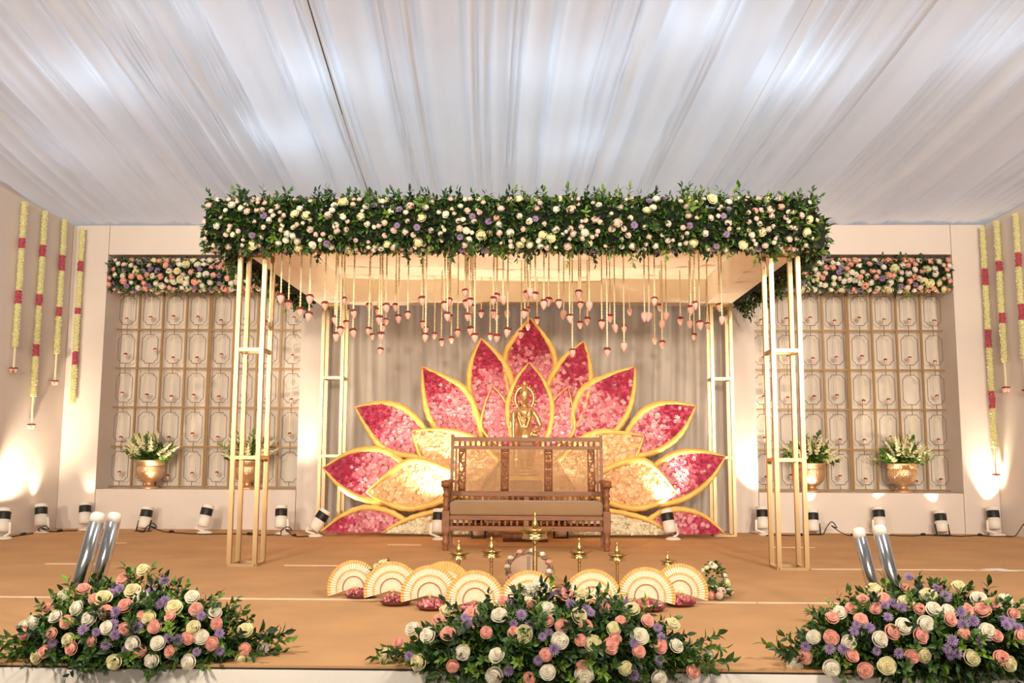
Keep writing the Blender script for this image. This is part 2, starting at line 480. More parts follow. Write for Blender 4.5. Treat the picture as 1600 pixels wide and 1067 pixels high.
# ---- back walls with niches
WY = 13.2; WT = 4.33
def back_wall(name, xs, side):
    xo, no, ni, xi = xs            # outer edge, niche outer, niche inner, inner edge (in increasing x)
    w = struct(MB().box((xo, WY + .62, 0), (xi, WY + .72, WT)).build(name, 'wall_in'))
    g_ = .003
    for (a, b) in (((xo, WY, 0), (no - g_, WY + .62, WT)), ((ni + g_, WY, 0), (xi, WY + .62, WT)),
                   ((no + g_, WY, 0), (ni - g_, WY + .62, .55)), ((no + g_, WY, 3.90), (ni - g_, WY + .62, WT))):
        bevel(MB().box(a, b).build('wall_panel', 'wall', w), .006)
    # gathered lining cloth behind the lattice
    mb = MB(); nx = 60; nz = 24
    vs_ = []
    for k in range(nz + 1):
        z = .55 + 3.35 * k / nz
        for a in range(nx + 1):
            x = no + (ni - no) * a / nx
            y = WY + .575 + .012 * math.sin(x * 9 + math.sin(z * 1.7) * 2) + .014 * math.sin(z * 11 + x * .6)
            vs_.append((x, y, z))
    mb.add(vs_, [(k * (nx + 1) + a, k * (nx + 1) + a + 1, (k + 1) * (nx + 1) + a + 1, (k + 1) * (nx + 1) + a) for k in range(nz) for a in range(nx)])
    mb.build('lining_cloth', 'wall_in', w, smooth=True)
    return w
back_wall('wall_back_left', (-6.56, -6.03, -3.2, -2.80), -1)
back_wall('wall_back_right', (2.82, 3.235, 6.04, 6.53), 1)
# draped cloth behind the lotus
mb = MB(); vs_ = []; nx = 260; rd = random.Random(3)
ph = [rd.uniform(0, 6.28) for _ in range(6)]
for k in range(13):
    z = 4.33 * k / 12
    for a in range(nx + 1):
        x = -2.86 + 5.72 * a / nx
        w_ = x + .05 * math.sin(z * .8 + x)
        y = 13.42 + .03 * math.sin(w_ * 21 + 2.2 * math.sin(w_ * 2.7 + ph[0])) + .018 * math.sin(w_ * 47 + ph[1] + 1.5 * math.sin(w_ * 3.1)) + .02 * math.sin(w_ * 6 + ph[2])
        vs_.append((x, y, z))
mb.add(vs_, [(k * (nx + 1) + a, k * (nx + 1) + a + 1, (k + 1) * (nx + 1) + a + 1, (k + 1) * (nx + 1) + a) for k in range(12) for a in range(nx)])
struct(mb.build('wall_back', 'drape', smooth=True))
# ---- side wings
LW0, LWD = Vector((-6.56, 13.24, 0)), Vector((-.106, -1, 0))
RW0, RWD = Vector((6.53, 13.24, 0)), Vector((.2, -1, 0))
def wing(name, p0, d, out, joints):
    w = struct(MB().box((p0.x + (0 if out > 0 else -.02), p0.y, 0), (p0.x + (.02 if out > 0 else 0), p0.y + .02, 4.3)).build(name, 'wall'))
    d = d.normalized(); nrm = Vector((d.y, -d.x, 0)) * (1 if Vector((d.y, -d.x, 0)).x * out > 0 else -1)
    js = [0.0] + joints
    for a, b in zip(js[:-1], js[1:]):
        pa, pb = p0 + d * (a + .002), p0 + d * (b - .002)
        ta, tb = 4.33 + .125 * a, 4.33 + .125 * b
        vs_ = []
        for off in (0, .1):
            for p, t in ((pa, ta), (pb, tb)):
                q = p + nrm * off
                vs_ += [(q.x, q.y, 0), (q.x, q.y, t)]
        MBb = MB(); MBb.add(vs_, [(0, 1, 3, 2), (4, 6, 7, 5), (0, 4, 5, 1), (2, 3, 7, 6), (1, 5, 7, 3), (0, 2, 6, 4)])
        MBb.build('wall_panel', 'wall', w)
    return w
wing('wall_left', LW0, LWD, -1, [2.4, 4.8, 7.2])
wing('wall_right', RW0, RWD, 1, [2.4, 4.8, 7.2])

# ---- tent ceiling: gathered fabric running from the back wall towards the viewer, rising
CS, CXS, CZ0, CY0 = .12, .05, 4.36, 13.45
def ceil_x0(px, py):
    """where along the back edge does the fold through this photo point start"""
    nrm = Vector((0, CS, 1))
    p = on_plane(px, py, (0, CY0, CZ0), nrm)
    return p.x - CXS * (CY0 - p.y)
rd = random.Random(11)
pleats = []; x = -10.5
while x < 10.5:
    w_ = rd.choice((.05, .06, .08, .10, .14, .2, .3, .45)) * rd.uniform(.8, 1.2)
    pleats.append((x, w_, rd.uniform(.5, 1.0), rd.uniform(-.5, .5))); x += w_
import bisect
PX = [p[0] for p in pleats]
def fold(x0, t):
    xx = x0 + .05 * math.sin(t * .45 + x0 * .7)
    i = max(0, bisect.bisect_right(PX, xx) - 1)
    px_, w_, amp, sk = pleats[i]
    u = min(1, max(0, (xx - px_) / w_))
    u = u ** (1 + .6 * sk)
    grow = min(1, .25 + t / 3.0)
    h = -(4 * u * (1 - u)) * (.05 + .34 * min(w_, .3)) * amp * grow
    h += .012 * math.sin(xx * 31 + 2 * math.sin(xx * 2.3)) * grow * (.5 + .5 * math.sin(xx * 3.3))
    h += -.05 * math.sin(min(1, t / 6.5) * math.pi)
    return h
ceil_root = struct(bpy.data.objects.new('ceiling', None)); COL.objects.link(ceil_root)
ceil_root.location = (0, CY0, CZ0)
sl = (ceil_x0(578, 305) + ceil_x0(490, 0)) / 2
sr = (ceil_x0(1085, 303) + ceil_x0(1165, 165)) / 2
print('ceiling seams', sl, sr)
def cpoint(x0, t, h=None):
    return (x0 + CXS * t, CY0 - t, CZ0 + CS * t + (fold(x0, t) if h is None else h))
for a, b in ((-10.2, sl - .006), (sl + .006, sr - .001), (sr + .001, 10.2)):
    nx = int((b - a) / .022); nt_ = 30; T = 15.5
    vs_ = [cpoint(a + (b - a) * i / nx, T * (k / nt_) ** 1.25) for k in range(nt_ + 1) for i in range(nx + 1)]
    mb = MB(); mb.add(vs_, [(k * (nx + 1) + i, k * (nx + 1) + i + 1, (k + 1) * (nx + 1) + i + 1, (k + 1) * (nx + 1) + i) for k in range(nt_) for i in range(nx)])
    mb.build('fabric_panel', 'ceil', ceil_root, smooth=True)
def cord(x0, t0, t1, r0, r1):  # black strand added along a seam to make the gap look dark
    pts = [Vector(cpoint(x0, t0 + (t1 - t0) * i / 24, -.07)) for i in range(25)]
    MB().tube(pts, [r0 + (r1 - r0) * i / 24 for i in range(25)], 6).build('seam_gap_dark', 'black', ceil_root, smooth=True)
cord(sl, .2, 14, .013, .006); cord(sr, .2, 3.4, .008, .003)
# unseen dark sheet added to keep the seam gaps dark, work lamps below it
mb = MB(); mb.box((-10.8, -2.2, 7.4), (10.8, 17.0, 7.44)); mb.build('unseen_roof_sheet', 'roof', ceil_root)
for i, (px_, py_, e_) in enumerate(((135, 110, 24), (505, 105, 30), (875, 97, 34), (1245, 100, 30), (1560, 60, 22),
                                  (90, 225, 12), (440, 200, 20), (900, 215, 18), (300, 20, 20), (1100, 20, 22))):
    p = on_plane(px_, py_, (0, CY0, CZ0), Vector((0, CS, 1)))
    point_light('work_lamp_above_lining', (p.x, p.y, p.z + .5 + .1 * (i % 3)), e_, (.66, .83, 1.0), .12)

# =================================================================== CANOPY
def tower(parent, x0, x1, y0, y1, zt):
    w = .042
    base = MB()
    for z in (.012,):
        base.bar((x0, y0, z), (x1, y0, z), w, .024).bar((x0, y1, z), (x1, y1, z), w, .024)
        base.bar((x0, y0, z), (x0, y1, z), w, .024).bar((x1, y0, z), (x1, y1, z), w, .024)
    p = base.build('pillar', 'brass_post', parent)
    for x, y in ((x0, y0), (x1, y0), (x0, y1), (x1, y1)):
        MB().box((x - w / 2, y - w / 2, .024), (x + w / 2, y + w / 2, zt)).build('post', 'brass_post', p)
    for z in (1.03, 2.08, zt - .03):
        for a, b in (((x0 + w / 2, y0, z), (x1 - w / 2, y0, z)), ((x0 + w / 2, y1, z), (x1 - w / 2, y1, z)),
                     ((x0, y0 + w / 2, z), (x0, y1 - w / 2, z)), ((x1, y0 + w / 2, z), (x1, y1 - w / 2, z))):
            MB().bar(a, b, .034, .034).build('rung', 'brass_post', p)
    return p
can = thing('wedding_canopy', 'gold-posted wedding canopy with cream cloth beams over the stage', 'canopy', (0, 10.9, 0))
CB0, CB1 = 3.10, 3.45
for x0, x1 in ((-2.79, -2.545), (2.43, 2.69)):
    tower(can, x0, x1, 9.08, 9.36, CB0)
for x0, x1 in ((-2.74, -2.47), (2.515, 2.77)):
    tower(can, x0, x1, 12.60, 12.88, CB0)
bevel(MB().box((-2.84, 9.0, CB0), (-2.50, 12.92, CB1)).build('side_beam', 'canopy_cloth', can), .01)
bevel(MB().box((2.46, 9.0, CB0), (2.80, 12.92, CB1)).build('side_beam', 'canopy_cloth', can), .01)
bevel(MB().box((-2.495, 12.60, CB0 + .015), (2.455, 12.92, CB1)).build('back_beam', 'canopy_cloth', can), .01)
bevel(MB().box((-2.495, 9.0, CB0), (2.455, 9.34, CB1)).build('front_beam', 'canopy_cloth', can), .01)
for i, (a, b) in enumerate(((-2.49, -.9), (-.897, 1.02), (1.023, 2.45))):
    mb = MB(); vs_ = []
    nx, ny = 16, 24
    for k in range(ny + 1):
        for j in range(nx + 1):
            x = a + (b - a) * j / nx; y = 9.34 + 3.26 * k / ny
            vs_.append((x, y, 3.44 - .012 * math.sin(math.pi * j / nx) - .006 * math.sin(y * 5 + x * 3) - (.03 if i == 1 else 0)))
    mb.add(vs_, [(k * (nx + 1) + j, (k + 1) * (nx + 1) + j, (k + 1) * (nx + 1) + j + 1, k * (nx + 1) + j + 1) for k in range(ny) for j in range(nx)])
    mb.build('ceiling_cloth', 'canopy_cloth', can, smooth=True)

# =================================================================== FLOWER GARLANDS ON BEAMS
def garland(name, label, p0, p1, out, h, dep, nflow, nsprig, nleaf, seed, cols, fsize, slen, leafL, bottom=.6, top=.7, buds=0):
    """box-like flower band from p0 to p1 (centre line); out = unit vector it faces; h height, dep depth"""
    rnd = random.Random(seed)
    p0 = Vector(p0); p1 = Vector(p1); ax = (p1 - p0); L_ = ax.length; ax.normalize(); out = Vector(out); up = Vector((0, 0, 1))
    root = thing(name, label, 'flower garland', (p0 + p1) / 2 - up * h / 2)
    core = MB(); n = 40; rings = []
    for i in range(n + 1):
        c = p0 + ax * (L_ * i / n)
        pts = []
        for j in range(12):
            a = 2 * math.pi * j / 12
            k = rnd.uniform(.58, .74)
            k *= 1.12 / max(abs(math.cos(a)), abs(math.sin(a))) ** .7
            pts.append(c + out * (math.cos(a) * dep / 2 * k) + up * (math.sin(a) * h / 2 * k))
        rings += pts
    core.add(rings, [(i * 12 + j, i * 12 + (j + 1) % 12, (i + 1) * 12 + (j + 1) % 12, (i + 1) * 12 + j) for i in range(n) for j in range(12)] + [tuple(range(12)), tuple(range(n * 12, n * 12 + 12))])
    core.build('foam_core', 'core', root)
    def surf(r, shrink=1.0, ends=.05):
        s = r.uniform(0, 1)
        a = r.uniform(-1.75, 1.75)
        # squarish cross-section
        ca, sa = math.cos(a), math.sin(a)
        k = 1 / max(abs(ca), abs(sa)) ** .7
        pos = p0 + ax * (s * L_) + out * (ca * k * dep / 2 * shrink) + up * (sa * k * h / 2 * shrink)
        d = out * ca + up * sa
        if s * L_ < .18: d -= ax * 1.0
        if (1 - s) * L_ < .18: d += ax * 1.0
        return pos, d.normalized()
    foliage_stuff(root, lambda r: surf(r, r.uniform(.7, .95)), nleaf, leafL, seed + 1)
    for i in range(nsprig):
        pos, d = surf(rnd, .72)
        if rnd.random() < top: # the upper edge carries the tallest sprigs
            s = rnd.uniform(0, 1); pos = p0 + ax * (s * L_) + up * h * .28 + out * rnd.uniform(-.3, .4) * dep
            d = up * 1.0 + ax * rnd.gauss(0, .35) + out * rnd.gauss(.2, .3)
        elif rnd.random() < bottom:
            s = rnd.uniform(0, 1); pos = p0 + ax * (s * L_) - up * h * .33 + out * rnd.uniform(-.1, .4) * dep
            d = -up * 1.0 + ax * rnd.gauss(0, .4) + out * rnd.gauss(.4, .3)
        inst('leaf_sprig', rnd.choices(SPRIG, (3, 3, 2, 2))[0], root, pos, d, slen * rnd.uniform(.75, 1.2))
    placed = []; tries = 0
    while len(placed) < nflow and tries < nflow * 40:
        tries += 1
        pos, d = surf(rnd, 1.0)
        kind, c, sz = rnd.choices([x[:3] for x in cols], [x[3] for x in cols])[0]
        sz = fsize * sz * rnd.uniform(.85, 1.15)
        if any((pos - q).length < (sz + r_) * .78 for q, r_ in placed): continue
        placed.append((pos, sz))
        d = (d + out * .35 + Vector((rnd.gauss(0, .2), rnd.gauss(0, .2), rnd.gauss(0, .2)))).normalized()
        if kind == 'mum': inst('chrysanthemum', rnd.choice(MUM), root, pos + d * .01, d, sz)
        else: inst('rose', rnd.choice(SROSE[c] if sz < .05 else ROSE[c]), root, pos, d, sz)
    tries = 0; nb = 0
    while nb < buds and tries < 9000:
        tries += 1; pos, d = surf(rnd, 1.0); sz = rnd.uniform(.018, .027)
        if any((pos - q).length < (sz + r_) * .8 for q, r_ in placed): continue
        placed.append((pos, sz)); nb += 1
        inst('rosebud', rnd.choice(SROSE[rnd.choice(('blush', 'white', 'blush'))]), root, pos, (d + out * .5).normalized(), sz)
    return root
BEAMC = [('rose', 'blush', .9, 9), ('rose', 'white', 1.0, 6), ('rose', 'cream', 1.35, 3), ('mum', '', 1.15, 2.6), ('rose', 'blush', 1.2, 2), ('rose', 'rosep', .9, .5)]
garland('flower_garland', 'long leafy flower garland along the front beam of the canopy', (-3.05, 8.93, 3.27), (2.80, 8.93, 3.27), (0, -1, 0), .50, .42,
        295, 200, 8600, 21, BEAMC, .034, .19, .068, buds=230)
NICHEC = [('rose', 'rosep', 1.0, 7), ('rose', 'white', 1.0, 7), ('rose', 'cream', 1.2, 3), ('mum', '', 1.05, 4), ('rose', 'blush', .9, 2)]
garland('flower_garland', 'peach, white and lilac flower valance across the left lattice niche top', (-6.0, 13.33, 3.615), (-3.22, 13.33, 3.615), (0, -1, 0), .44, .30,
        210, 40, 1500, 22, NICHEC, .047, .15, .075, bottom=.3, top=.6)
garland('flower_garland', 'peach, white and lilac flower valance across the right lattice niche top', (3.27, 13.33, 3.615), (6.0, 13.33, 3.615), (0, -1, 0), .44, .30,
        210, 40, 1500, 23, NICHEC, .047, .15, .075, bottom=.3, top=.6)
garland('flower_garland', 'green garland along the left outer side of the canopy roof', (-2.98, 9.3, 3.27), (-2.98, 12.85, 3.27), (-1, 0, 0), .40, .26,
        60, 60, 1700, 24, NICHEC, .045, .20, .09, bottom=.6, top=.3)
garland('flower_garland', 'green garland along the right outer side of the canopy roof', (2.94, 9.3, 3.27), (2.94, 12.85, 3.27), (1, 0, 0), .40, .26,
        60, 60, 1700, 25, NICHEC, .045, .20, .09, bottom=.6, top=.3)

# =================================================================== LOTUS BACKDROP
def catmull(pts, n=7):
    P = [Vector(p) for p in pts]; P = [P[0] * 2 - P[1]] + P + [P[-1] * 2 - P[-2]]; out = []
    for i in range(1, len(P) - 2):
        for k in range(n):
            t = k / n
            out.append(.5 * ((2 * P[i]) + (P[i + 1] - P[i - 1]) * t + (2 * P[i - 1] - 5 * P[i] + 4 * P[i + 1] - P[i + 2]) * t * t + (3 * P[i] - P[i - 1] - 3 * P[i + 1] + P[i + 2]) * t ** 3))
    out.append(P[-2]); return out
def inside(poly, x, z):
    c = False; j = len(poly) - 1
    for i in range(len(poly)):
        xi, zi = poly[i]; xj, zj = poly[j]
        if (zi > z) != (zj > z) and x < (xj - xi) * (z - zi) / (zj - zi) + xi: c = not c
        j = i
    return c
def edge_dist(poly, x, z):
    b = 9
    for i in range(len(poly)):
        ax_, az = poly[i - 1]; bx, bz = poly[i]
        dx, dz = bx - ax_, bz - az; L2 = dx * dx + dz * dz + 1e-12
        t = max(0, min(1, ((x - ax_) * dx + (z - az) * dz) / L2))
        b = min(b, math.hypot(x - ax_ - t * dx, z - az - t * dz))
    return b
lotus = thing('lotus_backdrop', 'giant lotus backdrop of pink and peach blossoms with gold petal rims', 'backdrop', (0.02, 12.5, 0))
BLM = ['crimson', 'magenta', 'pink', 'lpink', 'peach', 'lpeach', 'ivoryb']
def blossom_into(mb, p, r, mi, rnd):
    n = (Vector((rnd.gauss(0, .28), -1, rnd.gauss(0, .28)))).normalized()
    a = n.orthogonal().normalized(); b = n.cross(a); ph_ = rnd.uniform(0, 6)
    c0 = p + n * .004
    for ring, (k, rr, lift) in enumerate(((7, 1.0, .25), (5, .55, .5))):
        vs_ = [c0]; fs = []
        for j in range(2 * k):
            t = ph_ + ring + math.pi * j / k
            rad = r * rr * (1.0 if j % 2 == 0 else .62) * rnd.uniform(.88, 1.1)
            vs_.append(p + (a * math.cos(t) + b * math.sin(t)) * rad + n * (r * lift * (1.0 if j % 2 == 0 else .6)))
        for j in range(2 * k): fs.append((0, 1 + j, 1 + (j + 1) % (2 * k)))
        mb.add(vs_, fs, mi)
def petal(Yp, left, right, scheme, seed, trim=.042, flat_bottom=False):
    """left and right run from the tip to the base, in photo pixels measured at depth Yp"""
    rnd = random.Random(seed)
    Lw = [atY(x, y, Yp) for x, y in left]; Rw = [atY(x, y, Yp) for x, y in right]
    for w in (Lw, Rw):
        for p in w: p.z = max(p.z, .015)
    Lc, Rc = catmull(Lw), catmull(Rw)
    outl = Lc + list(reversed(Rc))[:-1]
    poly = [(p.x, p.z) for p in outl]
    # drop doubled end point
    pp = []
    for q in poly:
        if not pp or math.hypot(q[0] - pp[-1][0], q[1] - pp[-1][1]) > .004: pp.append(q)
    poly = pp; k = len(poly)
    mb = MB()
    mb.add([(x, Yp, z) for x, z in poly] + [(x, Yp + .05, z) for x, z in poly],
           [tuple(range(k)), tuple(reversed(range(k, 2 * k)))] + [(i, i + k, (i + 1) % k + k, (i + 1) % k) for i in range(k)])
    pt = mb.build('petal', {'peachy': 'board_peach', 'ivory': 'board_ivory'}.get(scheme.__name__, 'board'), lotus)
    for side, c in (('l', Lc), ('r', Rc)):
        m_ = len(c)
        if flat_bottom and side == flat_bottom: continue
        rad = []
        for i in range(m_):
            t = i / (m_ - 1)
            rad.append(.8 * trim * (.22 + 1.05 * min(1, t * 2.2) ** .7 - .25 * max(0, t - .7)) * (1 + .10 * math.sin(i * 2.1 + seed)))
        MB().tube([Vector((p.x, Yp - .02, p.z)) for p in c], rad, 10).build('gold_rim', 'gold_cloth', pt, smooth=True)
    tip = Lc[0]; base = (Lc[-1] + Rc[-1]) / 2; axv = base - tip; al = axv.length; axv.normalize()
    xs_ = [q[0] for q in poly]; zs = [q[1] for q in poly]; fl_ = MB()
    sp = .047; z = min(zs); row = 0
    while z < max(zs):
        x = min(xs_) + (row % 2) * sp / 2
        while x < max(xs_):
            jx, jz = x + rnd.uniform(-.016, .016), z + rnd.uniform(-.016, .016)
            if inside(poly, jx, jz) and edge_dist(poly, jx, jz) > .028:
                t = ((Vector((jx, Yp, jz)) - tip).dot(axv)) / al + rnd.gauss(0, .05)
                mi = scheme(t, rnd)
                blossom_into(fl_, Vector((jx, Yp - rnd.uniform(.012, .03), jz)), .036 * rnd.uniform(.85, 1.2), mi, rnd)
            x += sp
        z += sp * .87; row += 1
    fl_.build('blossoms', BLM, pt, kind='stuff')
def pinks(t, r):
    if t < .34: return r.choices((0, 1), (7, 3))[0]
    if t < .43: return r.choices((0, 1, 2, 3), (2, 4, 4, 1))[0]
    if t < .55: return r.choices((1, 2, 3), (.6, 6, 3))[0]
    return r.choices((2, 3), (6, 4))[0]
def reddish(t, r):
    if t < .42: return r.choices((0, 1, 3), (6, 4, .8))[0]
    return r.choices((1, 2, 3), (2, 4, 5))[0]
def softpink(t, r): return r.choices((2, 3), (6, 4))[0]
def peachy(t, r): return r.choices((4, 5), (6, 5))[0]
def ivory(t, r): return r.choices((6, 5), (9, .5))[0]
YB, YM, YF = 12.50, 12.42, 12.34
petal(YB + .03, [(828, 497), (808, 522), (791, 552), (790, 590), (802, 640)], [(828, 497), (850, 525), (866, 556), (866, 592), (852, 640)], pinks, 1)
petal(YB, [(752, 529), (738, 560), (733, 596), (738, 636), (754, 674)], [(752, 529), (776, 552), (795, 580), (803, 616), (800, 664)], pinks, 2)
petal(YB, [(912, 533), (884, 556), (862, 588), (852, 620), (856, 664)], [(912, 533), (921, 566), (922, 600), (912, 640), (896, 674)], reddish, 3)
petal(YB - .03, [(660, 573), (661, 606), (667, 640), (680, 668), (704, 694)], [(660, 573), (696, 589), (726, 608), (744, 642), (752, 684)], pinks, 4)
petal(YB - .03, [(992, 573), (950, 586), (912, 606), (896, 640), (890, 684)], [(992, 573), (990, 610), (982, 642), (966, 668), (940, 694)], reddish, 5)
petal(YB - .05, [(555, 636), (573, 668), (592, 694), (618, 708), (668, 716)], [(555, 636), (594, 629), (628, 636), (654, 658), (676, 690)], pinks, 6)
petal(YB - .05, [(1087, 634), (1046, 629), (1014, 636), (992, 656), (972, 690)], [(1087, 634), (1070, 668), (1048, 692), (1020, 707), (978, 716)], reddish, 7)
petal(YB - .07, [(505, 731), (528, 756), (554, 774), (590, 784), (640, 790)], [(505, 731), (544, 708), (582, 701), (616, 712), (650, 744)], pinks, 8)
petal(YB - .07, [(1133, 713), (1094, 705), (1058, 708), (1028, 724), (1002, 748)], [(1133, 713), (1114, 744), (1088, 768), (1054, 784), (1006, 790)], reddish, 9)
petal(YM, [(827, 566), (806, 594), (794, 628), (796, 664), (808, 700)], [(827, 566), (850, 596), (862, 628), (860, 664), (846, 700)], pinks, 10, .034)
petal(YM + .02, [(769, 602), (757, 634), (752, 664), (764, 684), (790, 700)], [(769, 602), (786, 622), (800, 648), (810, 676), (812, 700)], softpink, 11, .018)
petal(YM + .02, [(888, 604), (866, 624), (852, 648), (842, 676), (842, 700)], [(888, 604), (894, 636), (898, 664), (890, 684), (864, 700)], softpink, 12, .018)
petal(YB + .06, [(826, 660), (760, 676), (706, 712), (700, 770), (740, 815)], [(826, 660), (892, 676), (946, 712), (952, 770), (912, 815)], peachy, 21, .03)
petal(YM, [(643, 673), (655, 708), (668, 738), (694, 764), (740, 780)], [(643, 673), (684, 671), (716, 676), (748, 688), (780, 720)], peachy, 13, .036)
petal(YM, [(1006, 681), (972, 676), (936, 674), (904, 688), (872, 720)], [(1006, 681), (994, 712), (978, 740), (950, 764), (910, 780)], peachy, 14, .036)
petal(YF + .02, [(573, 769), (604, 786), (640, 794), (680, 786), (720, 768)], [(573, 769), (606, 742), (636, 722), (664, 722), (712, 740)], peachy, 15, .045)
petal(YF + .02, [(1056, 769), (1030, 738), (1006, 720), (976, 722), (932, 740)], [(1056, 769), (1026, 787), (992, 794), (956, 786), (916, 768)], peachy, 16, .045)
petal(YF - .0, [(500, 832), (532, 833), (566, 833), (592, 832), (606, 830)], [(500, 832), (534, 806), (572, 793), (608, 799), (634, 813)], pinks, 17, .04, 'l')
petal(YF - .0, [(1133, 834), (1100, 806), (1066, 796), (1034, 800), (1010, 814)], [(1133, 834), (1104, 835), (1076, 835), (1056, 834), (1044, 832)], reddish, 18, .04, 'r')
petal(YF - .02, [(596, 833), (640, 834), (690, 835), (740, 835), (790, 835)], [(596, 833), (622, 818), (652, 806), (700, 796), (770, 792)], ivory, 19, .036, 'l')
petal(YF - .02, [(1052, 835), (1028, 820), (1000, 808), (952, 798), (880, 794)], [(1052, 835), (1010, 836), (960, 836), (910, 836), (860, 836)], ivory, 20, .036, 'r')

# =================================================================== IDOL AND PEDESTAL
ped = thing('pedestal', 'stepped gold and wood pedestal behind the settee, under the brass statue', 'pedestal', (.02, 11.9, 0))
bevel(MB().box((-.26, 11.68, 0), (.30, 12.12, .10)).build('plinth', 'wood', ped), .008)
bevel(MB().box((-.24, 11.70, .10), (.28, 12.10, .20)).build('gold_band', 'gold_cloth', ped), .008)
bevel(MB().box((-.19, 11.74, .20), (.23, 12.06, .74)).build('column', 'wood', ped), .008)
bevel(MB().box((-.23, 11.71, .74), (.27, 12.09, .80)).build('top_slab', 'gold_cloth', ped), .008)
IX, IY, IZ = .0, 11.9, .80
idol = thing('brass_statue', 'brass deity statue with round halo and staff standing behind the settee', 'statue', (IX, IY, IZ))
mb = MB(); V_ = lambda x, y, z: Vector((IX + x, IY + y, IZ + z))
mb.lathe([(.20, 0), (.20, .03), (.17, .05), (.18, .07), (.15, .09)], 20, V_(0, 0, 0))
# legs and skirt, one hip out to the right of the picture
mb.tube([V_(-.06, 0, .08), V_(-.065, 0, .28), V_(-.05, 0, .48)], [.045, .06, .085], 12)
mb.tube([V_(.07, -.01, .08), V_(.09, -.02, .28), V_(.06, 0, .48)], [.045, .062, .09], 12)
mb.tube([V_(0, 0, .2), V_(0.01, 0, .36), V_(.01, 0, .5), V_(0, 0, .6)], [.13, .14, .135, .09], 14)
mb.tube([V_(.0, 0, .48), V_(-.01, 0, .62), V_(-.005, 0, .72), V_(0, 0, .80), V_(0, 0, .86)], [.115, .088, .105, .115, .05], 14)
mb.tube([V_(0, 0, .84), V_(0, 0, .91)], [.042, .04], 10)
mb.ell(V_(0, -.01, .955), (.058, .062, .075), 14, 10)
mb.ell(V_(0, -.07, .95), (.011, .014, .018), 8, 6)
for sx in (-1, 1):
    mb.ell(V_(sx * .058, 0, .95), (.012, .012, .022), 8, 6)
    mb.ell(V_(sx * .022, -.063, .968), (.011, .008, .006), 8, 6)
mb.ell(V_(0, -.066, .925), (.016, .008, .005), 8, 6)
mb.tube([V_(0, 0, 1.0), V_(0, 0, 1.05), V_(0, 0, 1.10), V_(0, 0, 1.15)], [.062, .055, .034, .008], 12)
# arm on the left of the picture, raised towards the staff
mb.tube([V_(-.10, 0, .81), V_(-.155, -.02, .70), V_(-.165, -.06, .62), V_(-.155, -.09, .68), V_(-.145, -.10, .76)], [.042, .036, .032, .028, .022], 10)
for k in range(4): mb.tube([V_(-.155 + .012 * k, -.11, .76), V_(-.15 + .012 * k, -.125, .79), V_(-.145 + .01 * k, -.115, .81)], [.008, .007, .006], 6)
mb.tube([V_(-.13, -.105, .75), V_(-.115, -.115, .775)], [.009, .007], 6)
# arm on the right of the picture, bent with the hand on the hip
mb.tube([V_(.10, 0, .81), V_(.16, 0, .72), V_(.20, -.01, .62), V_(.17, -.05, .56), V_(.125, -.075, .54)], [.042, .036, .032, .028, .022], 10)
for k in range(4): mb.tube([V_(.12, -.085, .553 - .012 * k), V_(.10, -.10, .548 - .012 * k), V_(.085, -.105, .54 - .011 * k)], [.008, .007, .006], 6)
mb.tube([V_(.12, -.08, .56), V_(.10, -.09, .575)], [.009, .007], 6)
# garland, belt and sash
mb.tube([V_(-.07, -.06, .85), V_(-.075, -.10, .72), V_(-.03, -.12, .60), V_(.03, -.12, .60), V_(.07, -.10, .72), V_(.065, -.06, .85)], .016, 8)
mb.tube([V_(-.10, -.05, .84), V_(-.02, -.12, .76), V_(.08, -.09, .70)], .013, 8)
body = mb.build('figure', 'idol', idol, smooth=True)
rm = body.modifiers.new('one_surface', 'REMESH'); rm.mode = 'VOXEL'; rm.voxel_size = .0065; rm.use_smooth_shade = True
sm = body.modifiers.new('soften', 'SMOOTH'); sm.iterations = 3; sm.factor = .4
mb = MB()
ring = [V_(.118 * math.sin(a), .05, .965 + .15 * math.cos(a)) for a in [math.radians(-140 + 280 * i / 40) for i in range(41)]]
mb.tube(ring, .022, 8)
for i in range(2, 40, 2):
    a = math.radians(-140 + 280 * i / 40)
    mb.ell(V_(.145 * math.sin(a), .05, .965 + .178 * math.cos(a)), .014, 8, 5)
mb.ell(V_(0, .05, 1.155), (.03, .02, .04), 10, 6)
mb.build('halo', 'idol', idol, smooth=True)
MB().lathe([(.014, 0), (.018, .02), (.020, .2), (.024, .5), (.028, .68), (.022, .72), (.012, .74)], 10, V_(-.135, -.12, .06)).build('staff', 'idol', idol, smooth=True)
MB().tube([V_(.05, -.09, .52), V_(.16, -.07, .50), V_(.20, -.04, .44), V_(.19, -.03, .36)], [.02, .028, .024, .008], 8).build('sash', 'idol', idol, smooth=True)

